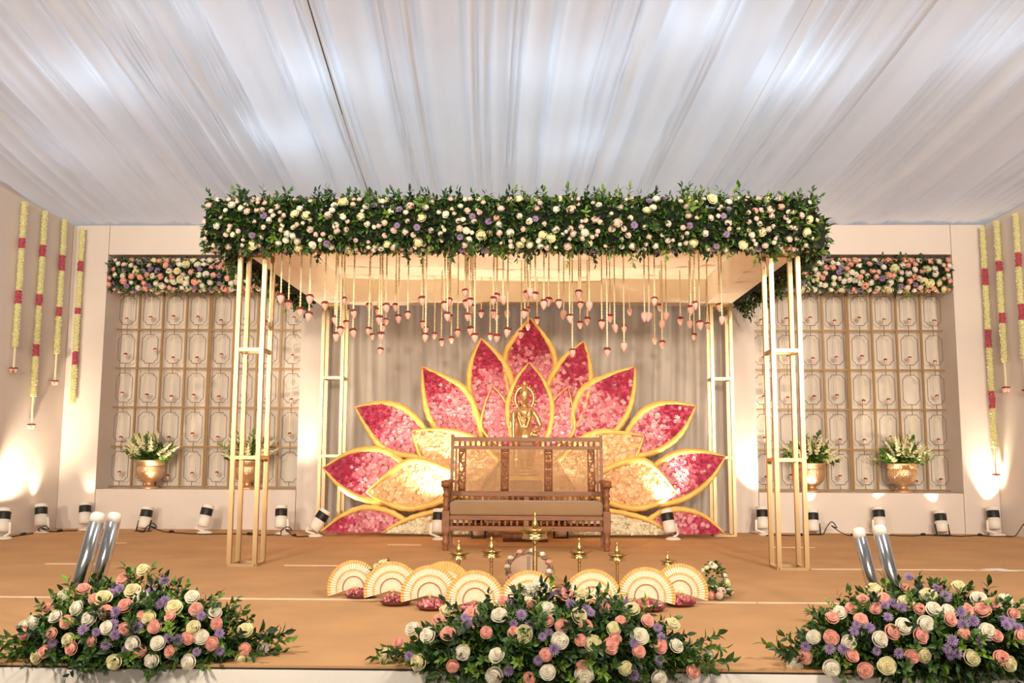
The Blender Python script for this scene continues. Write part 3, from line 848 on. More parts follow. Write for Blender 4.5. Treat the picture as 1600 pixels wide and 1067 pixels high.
# =================================================================== SETTEE
BX = .035
st = thing('wooden_settee', 'carved wooden settee with three cane back panels in front of the lotus', 'settee', (BX, 10.9, 0))
YFr, YBk = 10.66, 11.16
HW = .92
def turned(c, zs_prof):
    return MB().lathe(zs_prof, 14, c)
for s_ in (-1, 1):
    x = BX + s_ * (HW - .02)
    prof = [(.03, 0), (.034, .02), (.026, .045), (.044, .075), (.046, .10), (.03, .125), (.036, .145), (.026, .16), (.04, .185), (.042, .20)]
    turned((x, YFr, 0), prof).build('front_leg', 'wood', st, smooth=True)
    bevel(MB().box((x - .042, YFr - .042, .20), (x + .042, YFr + .042, .44)).build('leg_block', 'wood', st), .006)
    prof = [(.036, .44), (.028, .46), (.04, .48), (.04, .50), (.026, .52), (.038, .55), (.026, .58), (.04, .60), (.04, .615), (.026, .635), (.036, .67), (.04, .70), (.036, .72)]
    turned((x, YFr, 0), prof).build('arm_post', 'wood', st, smooth=True)
    pts = [Vector((x, YFr - .07, .735)), Vector((x, YFr, .755)), Vector((x, YFr + .2, .735)), Vector((x - s_ * .01, YBk - .02, .75))]
    a_ = catmull(pts, 6)
    mbx = MB(); mbx.tube(a_, [.045] * len(a_), 10, flat=.6)
    mbx.tube([Vector((x - .05, YFr - .06, .735)), Vector((x + .05, YFr - .06, .735))], .038, 12)
    mbx.build('armrest', 'wood', st, smooth=True)
    bevel(MB().bar((x - s_ * .015, YFr + .04, .36), (x - s_ * .015, YBk, .36), .035, .05).build('side_rail', 'wood', st), .004)
    for k in range(5):
        yy = YFr + .1 + .09 * k
        MB().lathe([(.012, .39), (.02, .45), (.012, .52), (.02, .6), (.012, .72)], 8, (x, yy, 0)).build('arm_spindle', 'wood', st, smooth=True)
    # back post: straight leg, then a curved post leaning back
    px_ = BX + s_ * .885
    bp = catmull([Vector((px_, YBk - .02, 0)), Vector((px_, YBk, .4)), Vector((px_, YBk + .01, .62)), Vector((px_, YBk + .07, .95)), Vector((px_, YBk + .13, 1.29))], 5)
    mbx = MB()
    for a, b in zip(bp[:-1], bp[1:]): mbx.bar(a, b + (b - a).normalized() * .004, .034, .05, up=(0, 1, 0))
    mbx.build('back_post', 'wood', st)
def by(z): return YBk + .02 + .11 * max(0, z - .5) / .78
def rail(name, z0, z1, x0, x1, y, th=.03):
    o = MB().box((x0, y - th / 2, z0), (x1, y + th / 2, z1)).build(name, 'wood', st)
    return bevel(o, .004)
rail('seat_rail', .335, .385, BX - HW + .022, BX + HW - .022, YFr, .04)
rail('lower_rail', .215, .27, BX - HW + .022, BX + HW - .022, YFr, .035)
rail('seat_divider', .27, .335, BX - .03, BX + .03, YFr, .03)
for k in range(26):
    x = BX - HW + .085 + k * (2 * HW - .17) / 25
    if abs(x - BX) < .045: continue
    MB().lathe([(.010, .27), (.017, .29), (.010, .30), (.017, .315), (.010, .335)], 8, (x, YFr, 0)).build('front_spindle', 'wood', st, smooth=True)
bevel(MB().box((BX - HW + .02, YFr + .02, .355), (BX + HW - .02, YBk - .01, .385)).build('seat_board', 'wood', st), .004)
for zz in (.24,):
    rail('back_stretcher', zz - .025, zz + .025, BX - .87, BX + .87, YBk - .01, .03)
rail('back_bottom_rail', .575, .635, BX - .87, BX + .87, by(.6), .035)
rail('back_low_rail', .49, .52, BX - .87, BX + .87, by(.5), .03)
rail('back_mid_rail', 1.125, 1.165, BX - .87, BX + .87, by(1.14), .032)
rail('crest_rail', 1.215, 1.268, BX - .90, BX + .90, by(1.24), .036)
rail('crest_block', 1.165, 1.215, BX - .07, BX + .07, by(1.19), .028)
rail('low_block', .52, .575, BX - .03, BX + .03, by(.55), .028)
for (z0, z1, nn) in ((1.165, 1.215, 26), (.52, .575, 26)):
    for k in range(nn):
        x = BX - .80 + k * 1.6 / (nn - 1)
        if abs(x - BX) < .08 * (1 if z0 > 1 else .5): continue
        h_ = z1 - z0
        MB().lathe([(.010, z0), (.019, z0 + h_ * .3), (.010, z0 + h_ * .5), (.019, z0 + h_ * .7), (.010, z1)], 8, (x, by(z0), 0)).build('back_spindle', 'wood', st, smooth=True)
def slant(name, x0, x1, z0, z1, th, m_='wood'):
    mbx = MB(); ya, yb = by(z0), by(z1)
    mbx.add([(x0, ya - th / 2, z0), (x1, ya - th / 2, z0), (x1, ya + th / 2, z0), (x0, ya + th / 2, z0), (x0, yb - th / 2, z1), (x1, yb - th / 2, z1), (x1, yb + th / 2, z1), (x0, yb + th / 2, z1)],
            [(0, 3, 2, 1), (4, 5, 6, 7), (0, 1, 5, 4), (1, 2, 6, 5), (2, 3, 7, 6), (3, 0, 4, 7)])
    return mbx.build(name, m_, st)
CZ = (.635, 1.125)
for c in (-.515, 0, .515):
    x0, x1 = BX + c - .205, BX + c + .205
    mbx = MB(); n1, n2 = 26, 31
    for i in range(n1 + 1):
        x = x0 + (x1 - x0) * i / n1
        mbx.bar((x, by(CZ[0]) - .001, CZ[0]), (x, by(CZ[1]) - .001, CZ[1]), .0058, .003, up=(0, 1, 0))
    for i in range(n2 + 1):
        z = CZ[0] + (CZ[1] - CZ[0]) * i / n2
        mbx.bar((x0, by(z) - .004, z), (x1, by(z) - .004, z), .003, .0058)
    fr = .012
    mbx.bar((x0, by(CZ[0]) - .008, CZ[0]), (x0, by(CZ[1]) - .008, CZ[1]), fr, .008, up=(0, 1, 0)).bar((x1, by(CZ[0]) - .008, CZ[0]), (x1, by(CZ[1]) - .008, CZ[1]), fr, .008, up=(0, 1, 0))
    for z in CZ: mbx.bar((x0, by(z) - .008, z), (x1, by(z) - .008, z), .008, fr)
    mbx.build('cane_panel', 'cane', st)
def scroll_panel(xc, w, flip, narrow):
    """pierced splat: stiles, leaf scrolls and a wavy stem"""
    z0, z1 = CZ; mbx = MB()
    def P(u, z, dy=0): return Vector((xc + u * flip, by(z) + dy, z))
    for u in (-w / 2 + .008, w / 2 - .008):
        mbx.bar(P(u, z0), P(u, z1), .016, .026, up=(0, 1, 0))
    H = z1 - z0
    mbx.box((xc - w / 2, by(z0) - .012, z0), (xc + w / 2, by(z0) + .012, z0 + .07)); mbx.box((xc - w / 2, by(z1) - .012, z1 - .035), (xc + w / 2, by(z1) + .012, z1))
    if narrow:
        for k in range(4):
            zc = z0 + .11 + k * .1
            for s_ in (-1, 1):
                pts = [P(s_ * .002, zc - .045), P(s_ * .03, zc - .02), P(s_ * .034, zc + .012), P(s_ * .018, zc + .026), P(s_ * .01, zc + .01)]
                c_ = catmull(pts, 4); mbx.tube(c_, [.014, .0135] + [.012] * (len(c_) - 4) + [.010, .009], 6)
            mbx.ell(P(0, zc), (.016, .014, .042), 8, 6)
    else:
        c_ = catmull([P(.03, z0 + .07), P(-.025, z0 + .16), P(.026, z0 + .26), P(-.02, z0 + .36), P(.01, z1 - .035)], 6)
        mbx.tube(c_, .013, 6)
        for (u, z, s_) in ((.004, z0 + .12, 1), (.0, z0 + .2, -1), (.0, z0 + .31, 1), (.0, z0 + .40, -1), (-.02, z0 + .1, -1)):
            pts = [P(u - s_ * .02, z - .03), P(u + s_ * .016, z - .025), P(u + s_ * .034, z), P(u + s_ * .022, z + .024), P(u + s_ * .006, z + .012)]
            c_ = catmull(pts, 4); mbx.tube(c_, [.009] * (len(c_) - 3) + [.012, .012, .010], 6)
    mbx.build('carved_splat', 'wood', st, smooth=True)
for c in (-.2575, .2575): scroll_panel(BX + c, .10, 1, True)
scroll_panel(BX - .765, .088, 1, False); scroll_panel(BX + .765, .088, -1, False)
for s_ in (-1, 1): slant('thin_stile', BX + s_ * .84 - .012, BX + s_ * .84 + .012, CZ[0], CZ[1], .022)
# seat cushion
mbx = MB(); prof = []
cx0, cx1, cy0, cy1 = BX - .86, BX + .86, YFr - .03, YBk - .04
cu = MB().box((cx0, cy0, .386), (cx1, cy1, .535)).build('seat_cushion', 'cushion', origin=(BX, 10.9, .386), smooth=True)
bevel(cu, .03, 4)
tag(cu, 'long tan seat cushion lying on the wooden settee', 'cushion')

# =================================================================== BRASS LAMPS
def oil_lamp(x, y, h, rp, label, big=False):
    root = thing('brass_oil_lamp', label, 'oil lamp', (x, y, 0), 'brass oil lamps behind the fans')
    s = h
    base = [(.16 * s, 0), (.165 * s, .015 * s), (.12 * s, .05 * s), (.06 * s, .08 * s), (.05 * s, .10 * s), (.032 * s, .12 * s)]
    MB().lathe(base, 20, (x, y, 0)).build('base', 'brass', root, smooth=True)
    pz = .62 * s if not big else .66 * s
    r = .030 * s if not big else .032 * s
    stem = MB()
    zs = [.12 * s]; pr = [(r, .12 * s)]
    n = 14 if not big else 26
    for i in range(n):
        z = .12 * s + (pz - .18 * s) * (i + .5) / n
        pr += [(r * .93, z - .006 * s), (r * (1.06 if big else 1.0), z), (r * .93, z + .006 * s)]
    z = pz - .06 * s
    pr += [(r, z), (r * 1.5, z + .008 * s), (r * 1.5, z + .02 * s), (r * .9, z + .03 * s), (r * 1.25, z + .045 * s), (r * .8, z + .06 * s)]
    stem.lathe(pr, 16, (x, y, 0)); stem.build('stem', 'brass', root, smooth=True)
    lower = [(r, pz - .005 * s), (rp * .55, pz), (rp * .78, pz + .01 * s), (rp * .72, pz + .02 * s), (rp * .66, pz + .05 * s), (rp * .7, pz + .075 * s)]
    MB().lathe(lower, 24, (x, y, 0)).build('collar', 'brass', root, smooth=True)
    mb = MB()
    # oil dish with pointed wick spouts
    z0 = pz + .072 * s; vs_ = []; nseg = 40
    for rr, zz in ((.55, 0), (.75, .02 * s), (1.0, .06 * s), (.93, .06 * s), (.5, .02 * s), (.05, .015 * s)):
        for j in range(nseg):
            a = 2 * math.pi * j / nseg
            sp = max(0, math.cos(a * 5)) ** 6 * .22 if rr > .9 else 0
            vs_.append((x + rp * (rr + sp) * math.cos(a), y + rp * (rr + sp) * math.sin(a), z0 + zz + (sp * .03 * s)))
    mb.add(vs_, [(i * nseg + j, i * nseg + (j + 1) % nseg, (i + 1) * nseg + (j + 1) % nseg, (i + 1) * nseg + j) for i in range(5) for j in range(nseg)] + [tuple(reversed(range(nseg)))])
    mb.build('oil_dish', 'brass', root, smooth=True)
    zf = z0 + .02 * s; k = (h - zf)
    fin = [(.022 * s, zf), (.05 * s, zf + .03 * k), (.03 * s, zf + .10 * k), (.026 * s, zf + .16 * k), (.046 * s, zf + .20 * k), (.060 * s, zf + .30 * k), (.050 * s, zf + .42 * k),
           (.030 * s, zf + .58 * k), (.022 * s, zf + .72 * k), (.025 * s, zf + .86 * k), (.018 * s, zf + .95 * k), (.004 * s, zf + k)]
    if big: fin = [(a * .72, b) for a, b in fin]
    MB().lathe(fin, 16, (x, y, 0)).build('finial', 'brass', root, smooth=True)
    return root
def lamp_at(px, ytop, Y, rp, label, big=False):
    p = atY(px, ytop, Y); oil_lamp(p.x, Y, p.z, rp, label, big)
lamp_at(717, 843, 7.55, .085, 'short brass oil lamp, first from the left behind the pleated fans')
lamp_at(768, 838, 7.55, .095, 'brass oil lamp, second from the left, just left of the tall lamp')
lamp_at(836, 799, 7.50, .135, 'tall central brass oil lamp with the widest dish and beaded stem', True)
lamp_at(905, 840, 7.60, .092, 'brass oil lamp just right of the tall central lamp')
lamp_at(964, 846, 7.60, .085, 'brass oil lamp, second to the right of the tall central lamp')
lamp_at(1043, 861, 7.80, .065, 'smallest brass oil lamp, farthest right behind the pleated fans')

# wreath-rimmed glass tray, leaning back
wc = atY(826, 884, 7.85); wr = .175
tilt = math.radians(42)
tr = thing('flower_rimmed_tray', 'round glass tray with a twisted flower rim behind the tall brass lamp', 'tray', (wc.x, wc.y, 0))
e1 = Vector((1, 0, 0)); e2 = Vector((0, math.cos(tilt), math.sin(tilt)))
wcz = Vector((wc.x, wc.y, wr * math.sin(tilt) + .035))
mb = MB(); vs_ = [wcz + e1 * (wr * math.cos(a)) + e2 * (wr * math.sin(a)) for a in [2 * math.pi * i / 40 for i in range(40)]]
nn = e1.cross(e2); vs_ += [v - nn * .006 for v in vs_]
mb.add(vs_, [tuple(range(40)), tuple(reversed(range(40, 80)))]); mb.build('glass_plate', 'glass', tr, smooth=True)
for ph_ in (0, math.pi):
    MB().tube([wcz + e1 * ((wr + .014 * math.cos(a * 9 + ph_)) * math.cos(a)) + e2 * ((wr + .014 * math.cos(a * 9 + ph_)) * math.sin(a)) + nn * (.016 * math.sin(a * 9 + ph_)) for a in [2 * math.pi * i / 120 for i in range(120)]],
              .014, 6, closed=True).build('twisted_rim', 'twine', tr, smooth=True)
for i in range(11):
    a = 2 * math.pi * i / 11 + .3
    inst('rim_flower', SROSE['white' if i % 3 else 'rosep'][i % 2], tr, wcz + e1 * (wr * math.cos(a)) + e2 * (wr * math.sin(a)) + nn * .015 + Vector((0, -.012, .004)), (0, -.7, .7), .024)
MB().bar(wcz + e2 * wr * .8 + Vector((0, .012, -.012)), (wc.x, wc.y + wr * math.cos(tilt) + .10, .004), .03, .01).build('rear_strut', 'wood', tr)
# banana leaf on the carpet
mb = MB(); vs_ = []; c = atY(800, 905, 7.3)
for i in range(17):
    t = i / 16; w = .15 * math.sin(math.pi * min(1, t * .96 + .02)) ** .6
    for k in (-1, 0, 1):
        vs_.append((-.42 + .85 * t, 7.42 + k * w + .05 * math.sin(t * 3), .008 + (.012 if k else 0) + .006 * math.sin(t * 9)))
mb.add(vs_, [(3 * i + k, 3 * i + 3 + k, 3 * i + 4 + k, 3 * i + 1 + k) for i in range(16) for k in (0, 1)])
o = mb.build('banana_leaf', 'banana', origin=(0, 7.42, 0), smooth=True)
so = o.modifiers.new('thickness', 'SOLIDIFY'); so.thickness = .004
tag(o, 'dark green banana leaf lying under the tall brass lamp', 'leaf')

# =================================================================== PLEATED FANS AND PETAL PLATES
def fan_mesh(R, band, mname, dy=0.0):
    mb = MB(); n = 68; a0, a1 = math.radians(-14), math.radians(194)
    rs = [R * (band[0] + (band[1] - band[0]) * k / 3) for k in range(4)]
    vs_ = []
    for side in (0, 1):
        for i in range(n + 1):
            a = a0 + (a1 - a0) * i / n
            for r in rs:
                dep = (.5 if i % 2 else -.5) * .075 * r
                vs_.append((r * math.cos(a), dep + (.0018 if side else 0) + dy, r * math.sin(a)))
    k = 4; half = (n + 1) * k; fs = []
    for i in range(n):
        for j in range(3):
            q = (i * k + j, i * k + j + 1, (i + 1) * k + j + 1, (i + 1) * k + j)
            fs.append(q); fs.append(tuple(half + v for v in reversed(q)))
    mb.add(vs_, fs); return mb.mesh(mname, {'fan_cloth': 'fan', 'fan_edge': 'fangold', 'fan_ring': 'fangold', 'fan_inner_ring': 'fanbrown'}[mname])
FR = .205
FANP = [('cloth', fan_mesh(FR, (.04, .90), 'fan_cloth')), ('gold_edge', fan_mesh(FR, (.88, 1.0), 'fan_edge', -.003)),
        ('gold_ring', fan_mesh(FR, (.62, .675), 'fan_ring', -.004)), ('ochre_ring', fan_mesh(FR, (.385, .425), 'fan_inner_ring', -.004))]
GOLDFAN = [('cloth', fan_mesh(FR, (.04, .70), 'fan_cloth')), ('gold_edge', fan_mesh(FR, (.68, 1.0), 'fan_edge', -.003))]
bamboo = MB().tube([(0, .018, -.05), (0, .018, .17)], .006, 6).mesh('fan_stick', 'cane')
knob = MB().lathe([(.0, -.012), (.014, -.01), (.016, 0), (.014, .01), (0.002, .012)], 10, (0, -.012, 0), axis=(0, 1, 0)).mesh('fan_pivot', 'fangold')
def plate(x, y, label, seed):
    rnd = random.Random(seed)
    root = thing('petal_plate', label, 'plate', (x, y, 0), 'plates of petals in front of the fans')
    MB().lathe([(.06, 0), (.085, .004), (.112, .022), (.114, .026), (.085, .012), (.01, .008)], 28, (x, y, 0)).build('dish', 'plate', root, smooth=True)
    mb = MB()
    for i in range(110):
        a = rnd.uniform(0, 6.28); r = .1 * math.sqrt(rnd.random()); zc = .02 + .03 * (1 - r / .1) + rnd.uniform(0, .014)
        p = Vector((x + r * math.cos(a), y + r * math.sin(a), zc))
        d = Vector((rnd.gauss(0, 1), rnd.gauss(-.4, 1), abs(rnd.gauss(0, 1)) + .3))
        leaf_into(mb, p, d, (rnd.gauss(0, 1), rnd.gauss(0, 1), 1), rnd.uniform(.022, .04), rnd.uniform(.016, .026), rnd.choices((0, 1, 2), (3, 4, 3))[0])
    mb.build('petals', ['garlpink', 'pink', 'rosep'], root, kind='stuff')
fans = [(552, 918, 7.32, 28, 'narrow-looking pleated cream fan at the left end of the row', True),
        (612, 922, 7.02, 14, 'pleated cream fan, second from the left in the row', True),
        (671, 929, 6.84, 8, 'pleated cream fan, third from the left in the row', True),
        (742, 938, 6.70, 4, 'pleated cream fan, fourth from the left, below the second lamp', True),
        (827, 938, 6.72, 0, 'pleated cream fan below the tall lamp, half hidden by flowers', False),
        (926, 936, 6.74, -4, 'pleated cream fan, third from the right, behind the flower mound', False),
        (1010, 932, 6.86, -8, 'pleated cream fan, second from the right in the row', True),
        (1063, 925, 7.08, -20, 'pleated cream fan at the right end of the row', True)]
def put_fan(px, py, Y, rot, label, parts, name='pleated_fan', scale=1.0):
    p = atY(px, py, Y)
    root = thing(name, label, 'hand fan', (p.x, Y, 0), 'pleated fans in a row before the lamps')
    root.rotation_euler = (0, 0, math.radians(rot))
    hz = max(.055, p.z)
    for nme, me in parts + [('stick', bamboo), ('pivot', knob)]:
        o = bpy.data.objects.new(nme, me); COL.objects.link(o); o.parent = root; o.location = (0, 0, hz)
        o.rotation_euler = (math.radians(-8), 0, 0); o.scale = (scale,) * 3
    return p
for i, (px_, py_, Y_, rot, lb, pl) in enumerate(fans):
    p = put_fan(px_, py_, Y_, rot, lb, FANP)
    if pl:
        q = ['left-end', 'second', 'third', 'fourth', '', '', 'second-from-right', 'right-end'][i]
        s_ = math.radians(rot)
        plate(p.x + .02 + .11 * math.sin(s_), Y_ - .115 * math.cos(s_), 'small dish of pink petals in front of the %s pleated fan' % q, 40 + i)
put_fan(694, 921, 7.1, 5, 'gold-edged pleated fan peeking out behind the third cream fan', GOLDFAN)

def posy(x, y, r, label, cols, seed, nfl, h):
    rnd = random.Random(seed)
    root = thing('flower_posy', label, 'flower posy', (x, y, 0))
    def pts(rn):
        a = rn.uniform(0, 6.28); e = rn.uniform(-.1, 1.5)
        d = Vector((math.cos(a) * math.cos(e), math.sin(a) * math.cos(e), math.sin(e)))
        return Vector((x, y, h * .35)) + Vector((d.x * r * .6, d.y * r * .6, d.z * h * .5)), d
    foliage_stuff(root, pts, 90, .06, seed)
    for i in range(nfl):
        p, d = pts(rnd); p = Vector((x, y, h * .35)) + Vector((d.x * r, d.y * r, max(d.z, 0) * h * .62))
        inst('rose', rnd.choice(SROSE[rnd.choice(cols)]), root, p, d, rnd.uniform(.024, .034))
p = atY(600, 885, 7.35); posy(p.x, 7.35, .10, 'little white posy behind the second fan from the left', ['white', 'cream'], 51, 14, .26)
p = atZ(1092, 908); posy(p.x - .03, 7.45, .11, 'leafy white posy standing behind the right-end fan', ['white', 'cream'], 52, 18, .25)
p = atZ(1112, 928); posy(p.x, 7.32, .12, 'pink and blush posy lying right of the right-end fan', ['rosep', 'blush', 'rosep'], 53, 14, .09)

# small dark card by the middle fan
p = atY(805, 939, 6.48)
cd = thing('printed_card', 'small black card with pale print leaning before the middle fans', 'card', (p.x, 6.48, 0))
MB().box((p.x - .05, 6.478, p.z - .05), (p.x + .05, 6.482, p.z + .045)).build('card_face', 'card', cd)
MB().box((p.x - .038, 6.475, p.z + .027), (p.x - .01, 6.4775, p.z + .036)).build('print_bar', 'paper', cd)
for dx, dz in ((-.036, .008), (-.03, -.006), (-.033, -.02)): MB().box((p.x + dx, 6.475, p.z + dz), (p.x + dx + .009, 6.4775, p.z + dz + .007)).build('print_mark', 'cardlilac', cd)
MB().bar((p.x, 6.49, p.z - .05), (p.x, 6.50, 0.002), .012, .004).build('card_stick', 'black', cd)

# =================================================================== FRONT FLOWER MOUNDS
def mound(label, c, rad, ori, sc, W, Pk, Lc, seed, nleaf, nsprig, xlim=None):
    rnd = random.Random(seed); c = Vector(c); rad = Vector(rad)
    root = thing('flower_arrangement', label, 'flower arrangement', (c.x, c.y, 0))
    core = MB(); core.ell(c, rad * .72, 24, 14)
    core.v = [(x, y, z if y < STAGE_Y - .06 else max(z, .004)) for x, y, z in core.v]
    core.build('foam_core', 'core', root)
    def hit(px, py):
        d = ray(px, py); o = CAM - c
        A = sum((d[i] / rad[i]) ** 2 for i in range(3)); B = sum(o[i] * d[i] / rad[i] ** 2 for i in range(3)); C_ = sum((o[i] / rad[i]) ** 2 for i in range(3)) - 1
        D = B * B - A * C_
        t = (-B - math.sqrt(D)) / A if D > 0 else -B / A
        p = CAM + d * t
        n = Vector([(p[i] - c[i]) / rad[i] ** 2 for i in range(3)]).normalized()
        return p, n
    def srf(r, k=1.0):
        while True:
            a = r.uniform(0, 2 * math.pi); s = r.uniform(-.35, 1)
            q = math.sqrt(max(0, 1 - s * s))
            d = Vector((math.cos(a) * q, math.sin(a) * q, s))
            if d.y > .55: continue
            p = c + Vector((d.x * rad.x, d.y * rad.y, d.z * rad.z)) * k
            if p.z < .01 and p.y > STAGE_Y - .05: p.z = .02
            n = Vector((d.x / rad.x, d.y / rad.y, d.z / rad.z)).normalized()
            return p, n
    foliage_stuff(root, lambda r: srf(r, r.uniform(.62, .9)), nleaf, .062, seed + 1)
    for i in range(nsprig):
        p, n = srf(rnd, .78)
        d = n + Vector((rnd.gauss(0, .35) + .4 * (p.x - c.x) / rad.x, rnd.gauss(0, .3), rnd.gauss(.05, .3)))
        inst('leaf_sprig', rnd.choices(SPRIG, (3, 3, 2, 2))[0], root, p, d, rnd.uniform(.09, .16))
    for sgn in (-1, 1):
        for k in range(11):
            p = c + Vector((sgn * rad.x * rnd.uniform(.6, .92), rnd.uniform(-.16, .12), 0)); p.z = rnd.uniform(.02, .07)
            inst('leaf_sprig', rnd.choices(SPRIG, (1, 2, 3, 3))[0], root, p, (sgn, rnd.gauss(-.1, .4), rnd.gauss(.12, .2)), rnd.uniform(.14, .22))
    for lst, kind in ((W, 'w'), (Pk, 'p'), (Lc, 'l')):
        for (x, y) in lst:
            px, py = ori[0] + x * sc, ori[1] + y * sc
            p, n = hit(px, py)
            d = (n * .6 + Vector((0, -.75, .25)) + Vector((rnd.gauss(0, .2), rnd.gauss(0, .1), rnd.gauss(0, .2)))).normalized()
            p = p + n * rnd.uniform(.0, .02)
            off = sum(((p[i] - c[i]) / rad[i]) ** 2 for i in range(3))
            if off > 1.12:      # stems that reach out past the mound carry their own sprig
                p.z = max(p.z, .03)
                for dd in (-.05, .05):
                    e = p - c; inst('leaf_sprig', rnd.choice(SPRIG), root, p - e.normalized() * .13, e + Vector((dd * 4, dd, dd)), rnd.uniform(.13, .18))
            if kind == 'w': inst('rose', rnd.choice(ROSE[rnd.choices(('white', 'cream'), (3, 2))[0]]), root, p, d, rnd.uniform(.036, .047))
            elif kind == 'p': inst('rose', rnd.choice(ROSE['rosep']), root, p, d, rnd.uniform(.030, .042))
            else: inst('chrysanthemum', rnd.choice(MUM), root, p, d, rnd.uniform(.026, .037))
            # short stem into the arrangement
    return root
LW = [(743, 433), (333, 572), (400, 640), (290, 678), (690, 555), (735, 590), (998, 580), (905, 635), (775, 690), (467, 695), (355, 800), (130, 730), (180, 712), (560, 735), (825, 815), (1005, 740), (1048, 785), (1275, 748), (1115, 665), (695, 820), (793, 903), (600, 930), (980, 910), (1262, 905), (1358, 903), (195, 885), (540, 590)]
LP = [(435, 550), (245, 632), (352, 710), (280, 770), (240, 858), (370, 843), (550, 655), (655, 632), (745, 680), (478, 805), (650, 742), (808, 735), (885, 683), (730, 855), (888, 857), (1018, 650), (980, 788), (1125, 720), (1100, 818), (1270, 845), (500, 595), (125, 765), (640, 490)]
LL = [(655, 500), (600, 525), (575, 560), (625, 545), (785, 510), (855, 500), (820, 610), (860, 610), (835, 625), (785, 560), (610, 665), (590, 720), (508, 762), (605, 775), (560, 825), (275, 815), (440, 750), (720, 738), (1045, 685), (880, 790), (930, 800), (1145, 855), (1025, 860), (660, 850), (1140, 770)]
mound('flower mound with white, pink and lilac blooms at the left stage edge', (-2.03, 5.18, .05), (.66, .29, .30), (0, 760), .3, LW, LP, LL, 61, 2300, 120)
CW = [(492, 412), (690, 428), (840, 308), (810, 335), (1005, 340), (875, 402), (997, 432), (358, 478), (418, 503), (785, 500), (922, 520), (1050, 530), (1130, 475), (1197, 408), (1355, 455), (1225, 508), (1370, 540), (1490, 573), (550, 565), (680, 575), (248, 575), (383, 600), (1175, 625), (1015, 650), (670, 655), (875, 640), (1300, 660)]
CP = [(460, 440), (705, 370), (815, 380), (580, 420), (495, 495), (640, 487), (945, 350), (932, 463), (1023, 463), (875, 443), (1157, 447), (1260, 445), (1000, 520), (1133, 517), (1310, 543), (515, 615), (868, 573), (1010, 620), (1225, 560), (805, 660), (1430, 633), (305, 530), (1095, 395), (745, 490), (1115, 543)]
CL = [(560, 440), (530, 460), (545, 480), (570, 460), (775, 430), (745, 455), (805, 465), (855, 505), (880, 490), (885, 345), (915, 345), (965, 380), (1025, 405), (1040, 415), (1110, 378), (1150, 385), (1175, 380), (900, 555), (840, 595), (1205, 530), (1315, 508), (1295, 475), (1300, 595), (345, 580), (725, 635), (1205, 650)]
mound('widest flower mound in the middle of the stage edge, before the fans', (.20, 5.05, .03), (.80, .29, .285), (500, 790), .40625, CW, CP, CL, 62, 2700, 140)
RW = [(690, 535), (1005, 565), (1185, 520), (1455, 603), (1300, 585), (490, 660), (340, 800), (860, 745), (985, 735), (1350, 770), (725, 815), (545, 835), (980, 905), (1035, 650), (1125, 655), (1260, 920), (445, 975), (765, 965), (240, 962), (1475, 955), (880, 600), (1640, 640), (1700, 850)]
RP = [(625, 585), (560, 645), (700, 650), (955, 635), (875, 525), (1100, 540), (1225, 650), (1315, 645), (1375, 625), (1505, 668), (1130, 710), (445, 810), (615, 710), (800, 770), (965, 790), (1210, 785), (290, 915), (565, 905), (640, 990), (910, 912), (1430, 920), (1395, 795), (750, 595), (1550, 800), (450, 690), (1620, 760), (1700, 720)]
RL = [(800, 605), (850, 635), (755, 630), (770, 685), (590, 740), (660, 755), (575, 770), (955, 545), (1055, 535), (1105, 580), (1190, 670), (1200, 735), (1260, 715), (1435, 700), (1480, 720), (1530, 745), (1450, 740), (1135, 825), (1105, 870), (1170, 895), (1135, 905), (435, 870), (515, 870), (705, 880), (1295, 830), (300, 860), (830, 895), (895, 470)]
mound('flower mound with white, pink and lilac blooms at the right stage edge', (2.20, 5.12, .05), (.78, .29, .31), (1180, 780), .269, RW, RP, RL, 63, 2600, 140)

# =================================================================== CHROME TUBES
def tube_cannon(top, bot, Yt, Yb, rad, label):
    a = atY(*top, Yt); b = atY(*bot, Yb); d = (a - b).normalized()
    root = thing('chrome_tube', label, 'metal tube', (b.x, b.y, 0), 'slanted chrome tubes behind the flower mounds')
    L_ = (a - b).length
    MB().lathe([(rad * .96, -.004), (rad, 0), (rad, L_ - .03), (rad * .94, L_ - .028)], 28, b, axis=d).build('tube', 'chrome', root, smooth=False)
    MB().lathe([(rad * .95, L_ - .03), (rad * .97, L_), (rad * .9, L_ + .018), (rad * .55, L_ + .03), (.002, L_ + .032)], 24, b, axis=d).build('end_cap', 'capwhite', root, smooth=True)
    MB().lathe([(rad * 1.08, -.03), (rad * 1.1, -.025), (rad * 1.1, .012), (rad * 1.02, .014)], 24, b, axis=d).build('base_ring', 'black', root, smooth=True)
    m_ = MB(); m_.bar(b - d * .02, (b.x - d.x * .02, b.y, .012), .03, .03); m_.box((b.x - .08, b.y - .08, 0), (b.x + .08, b.y + .08, .012))
    m_.build('stand', 'black', root)
    for o in root.children:
        if o.name.startswith('tube'): o.data.polygons.foreach_set('use_smooth', [True] * len(o.data.polygons))
tube_cannon((153, 808), (124, 914), 5.78, 5.72, .046, 'slanted chrome tube with white cap, outer of the left pair')
tube_cannon((179, 808), (154, 908), 5.92, 5.86, .044, 'slanted chrome tube with white cap, inner of the left pair')
tube_cannon((1342, 832), (1364, 918), 5.92, 5.86, .040, 'slanted chrome tube with white cap, inner of the right pair')
tube_cannon((1374, 828), (1400, 930), 5.78, 5.72, .042, 'slanted chrome tube with white cap, outer of the right pair')

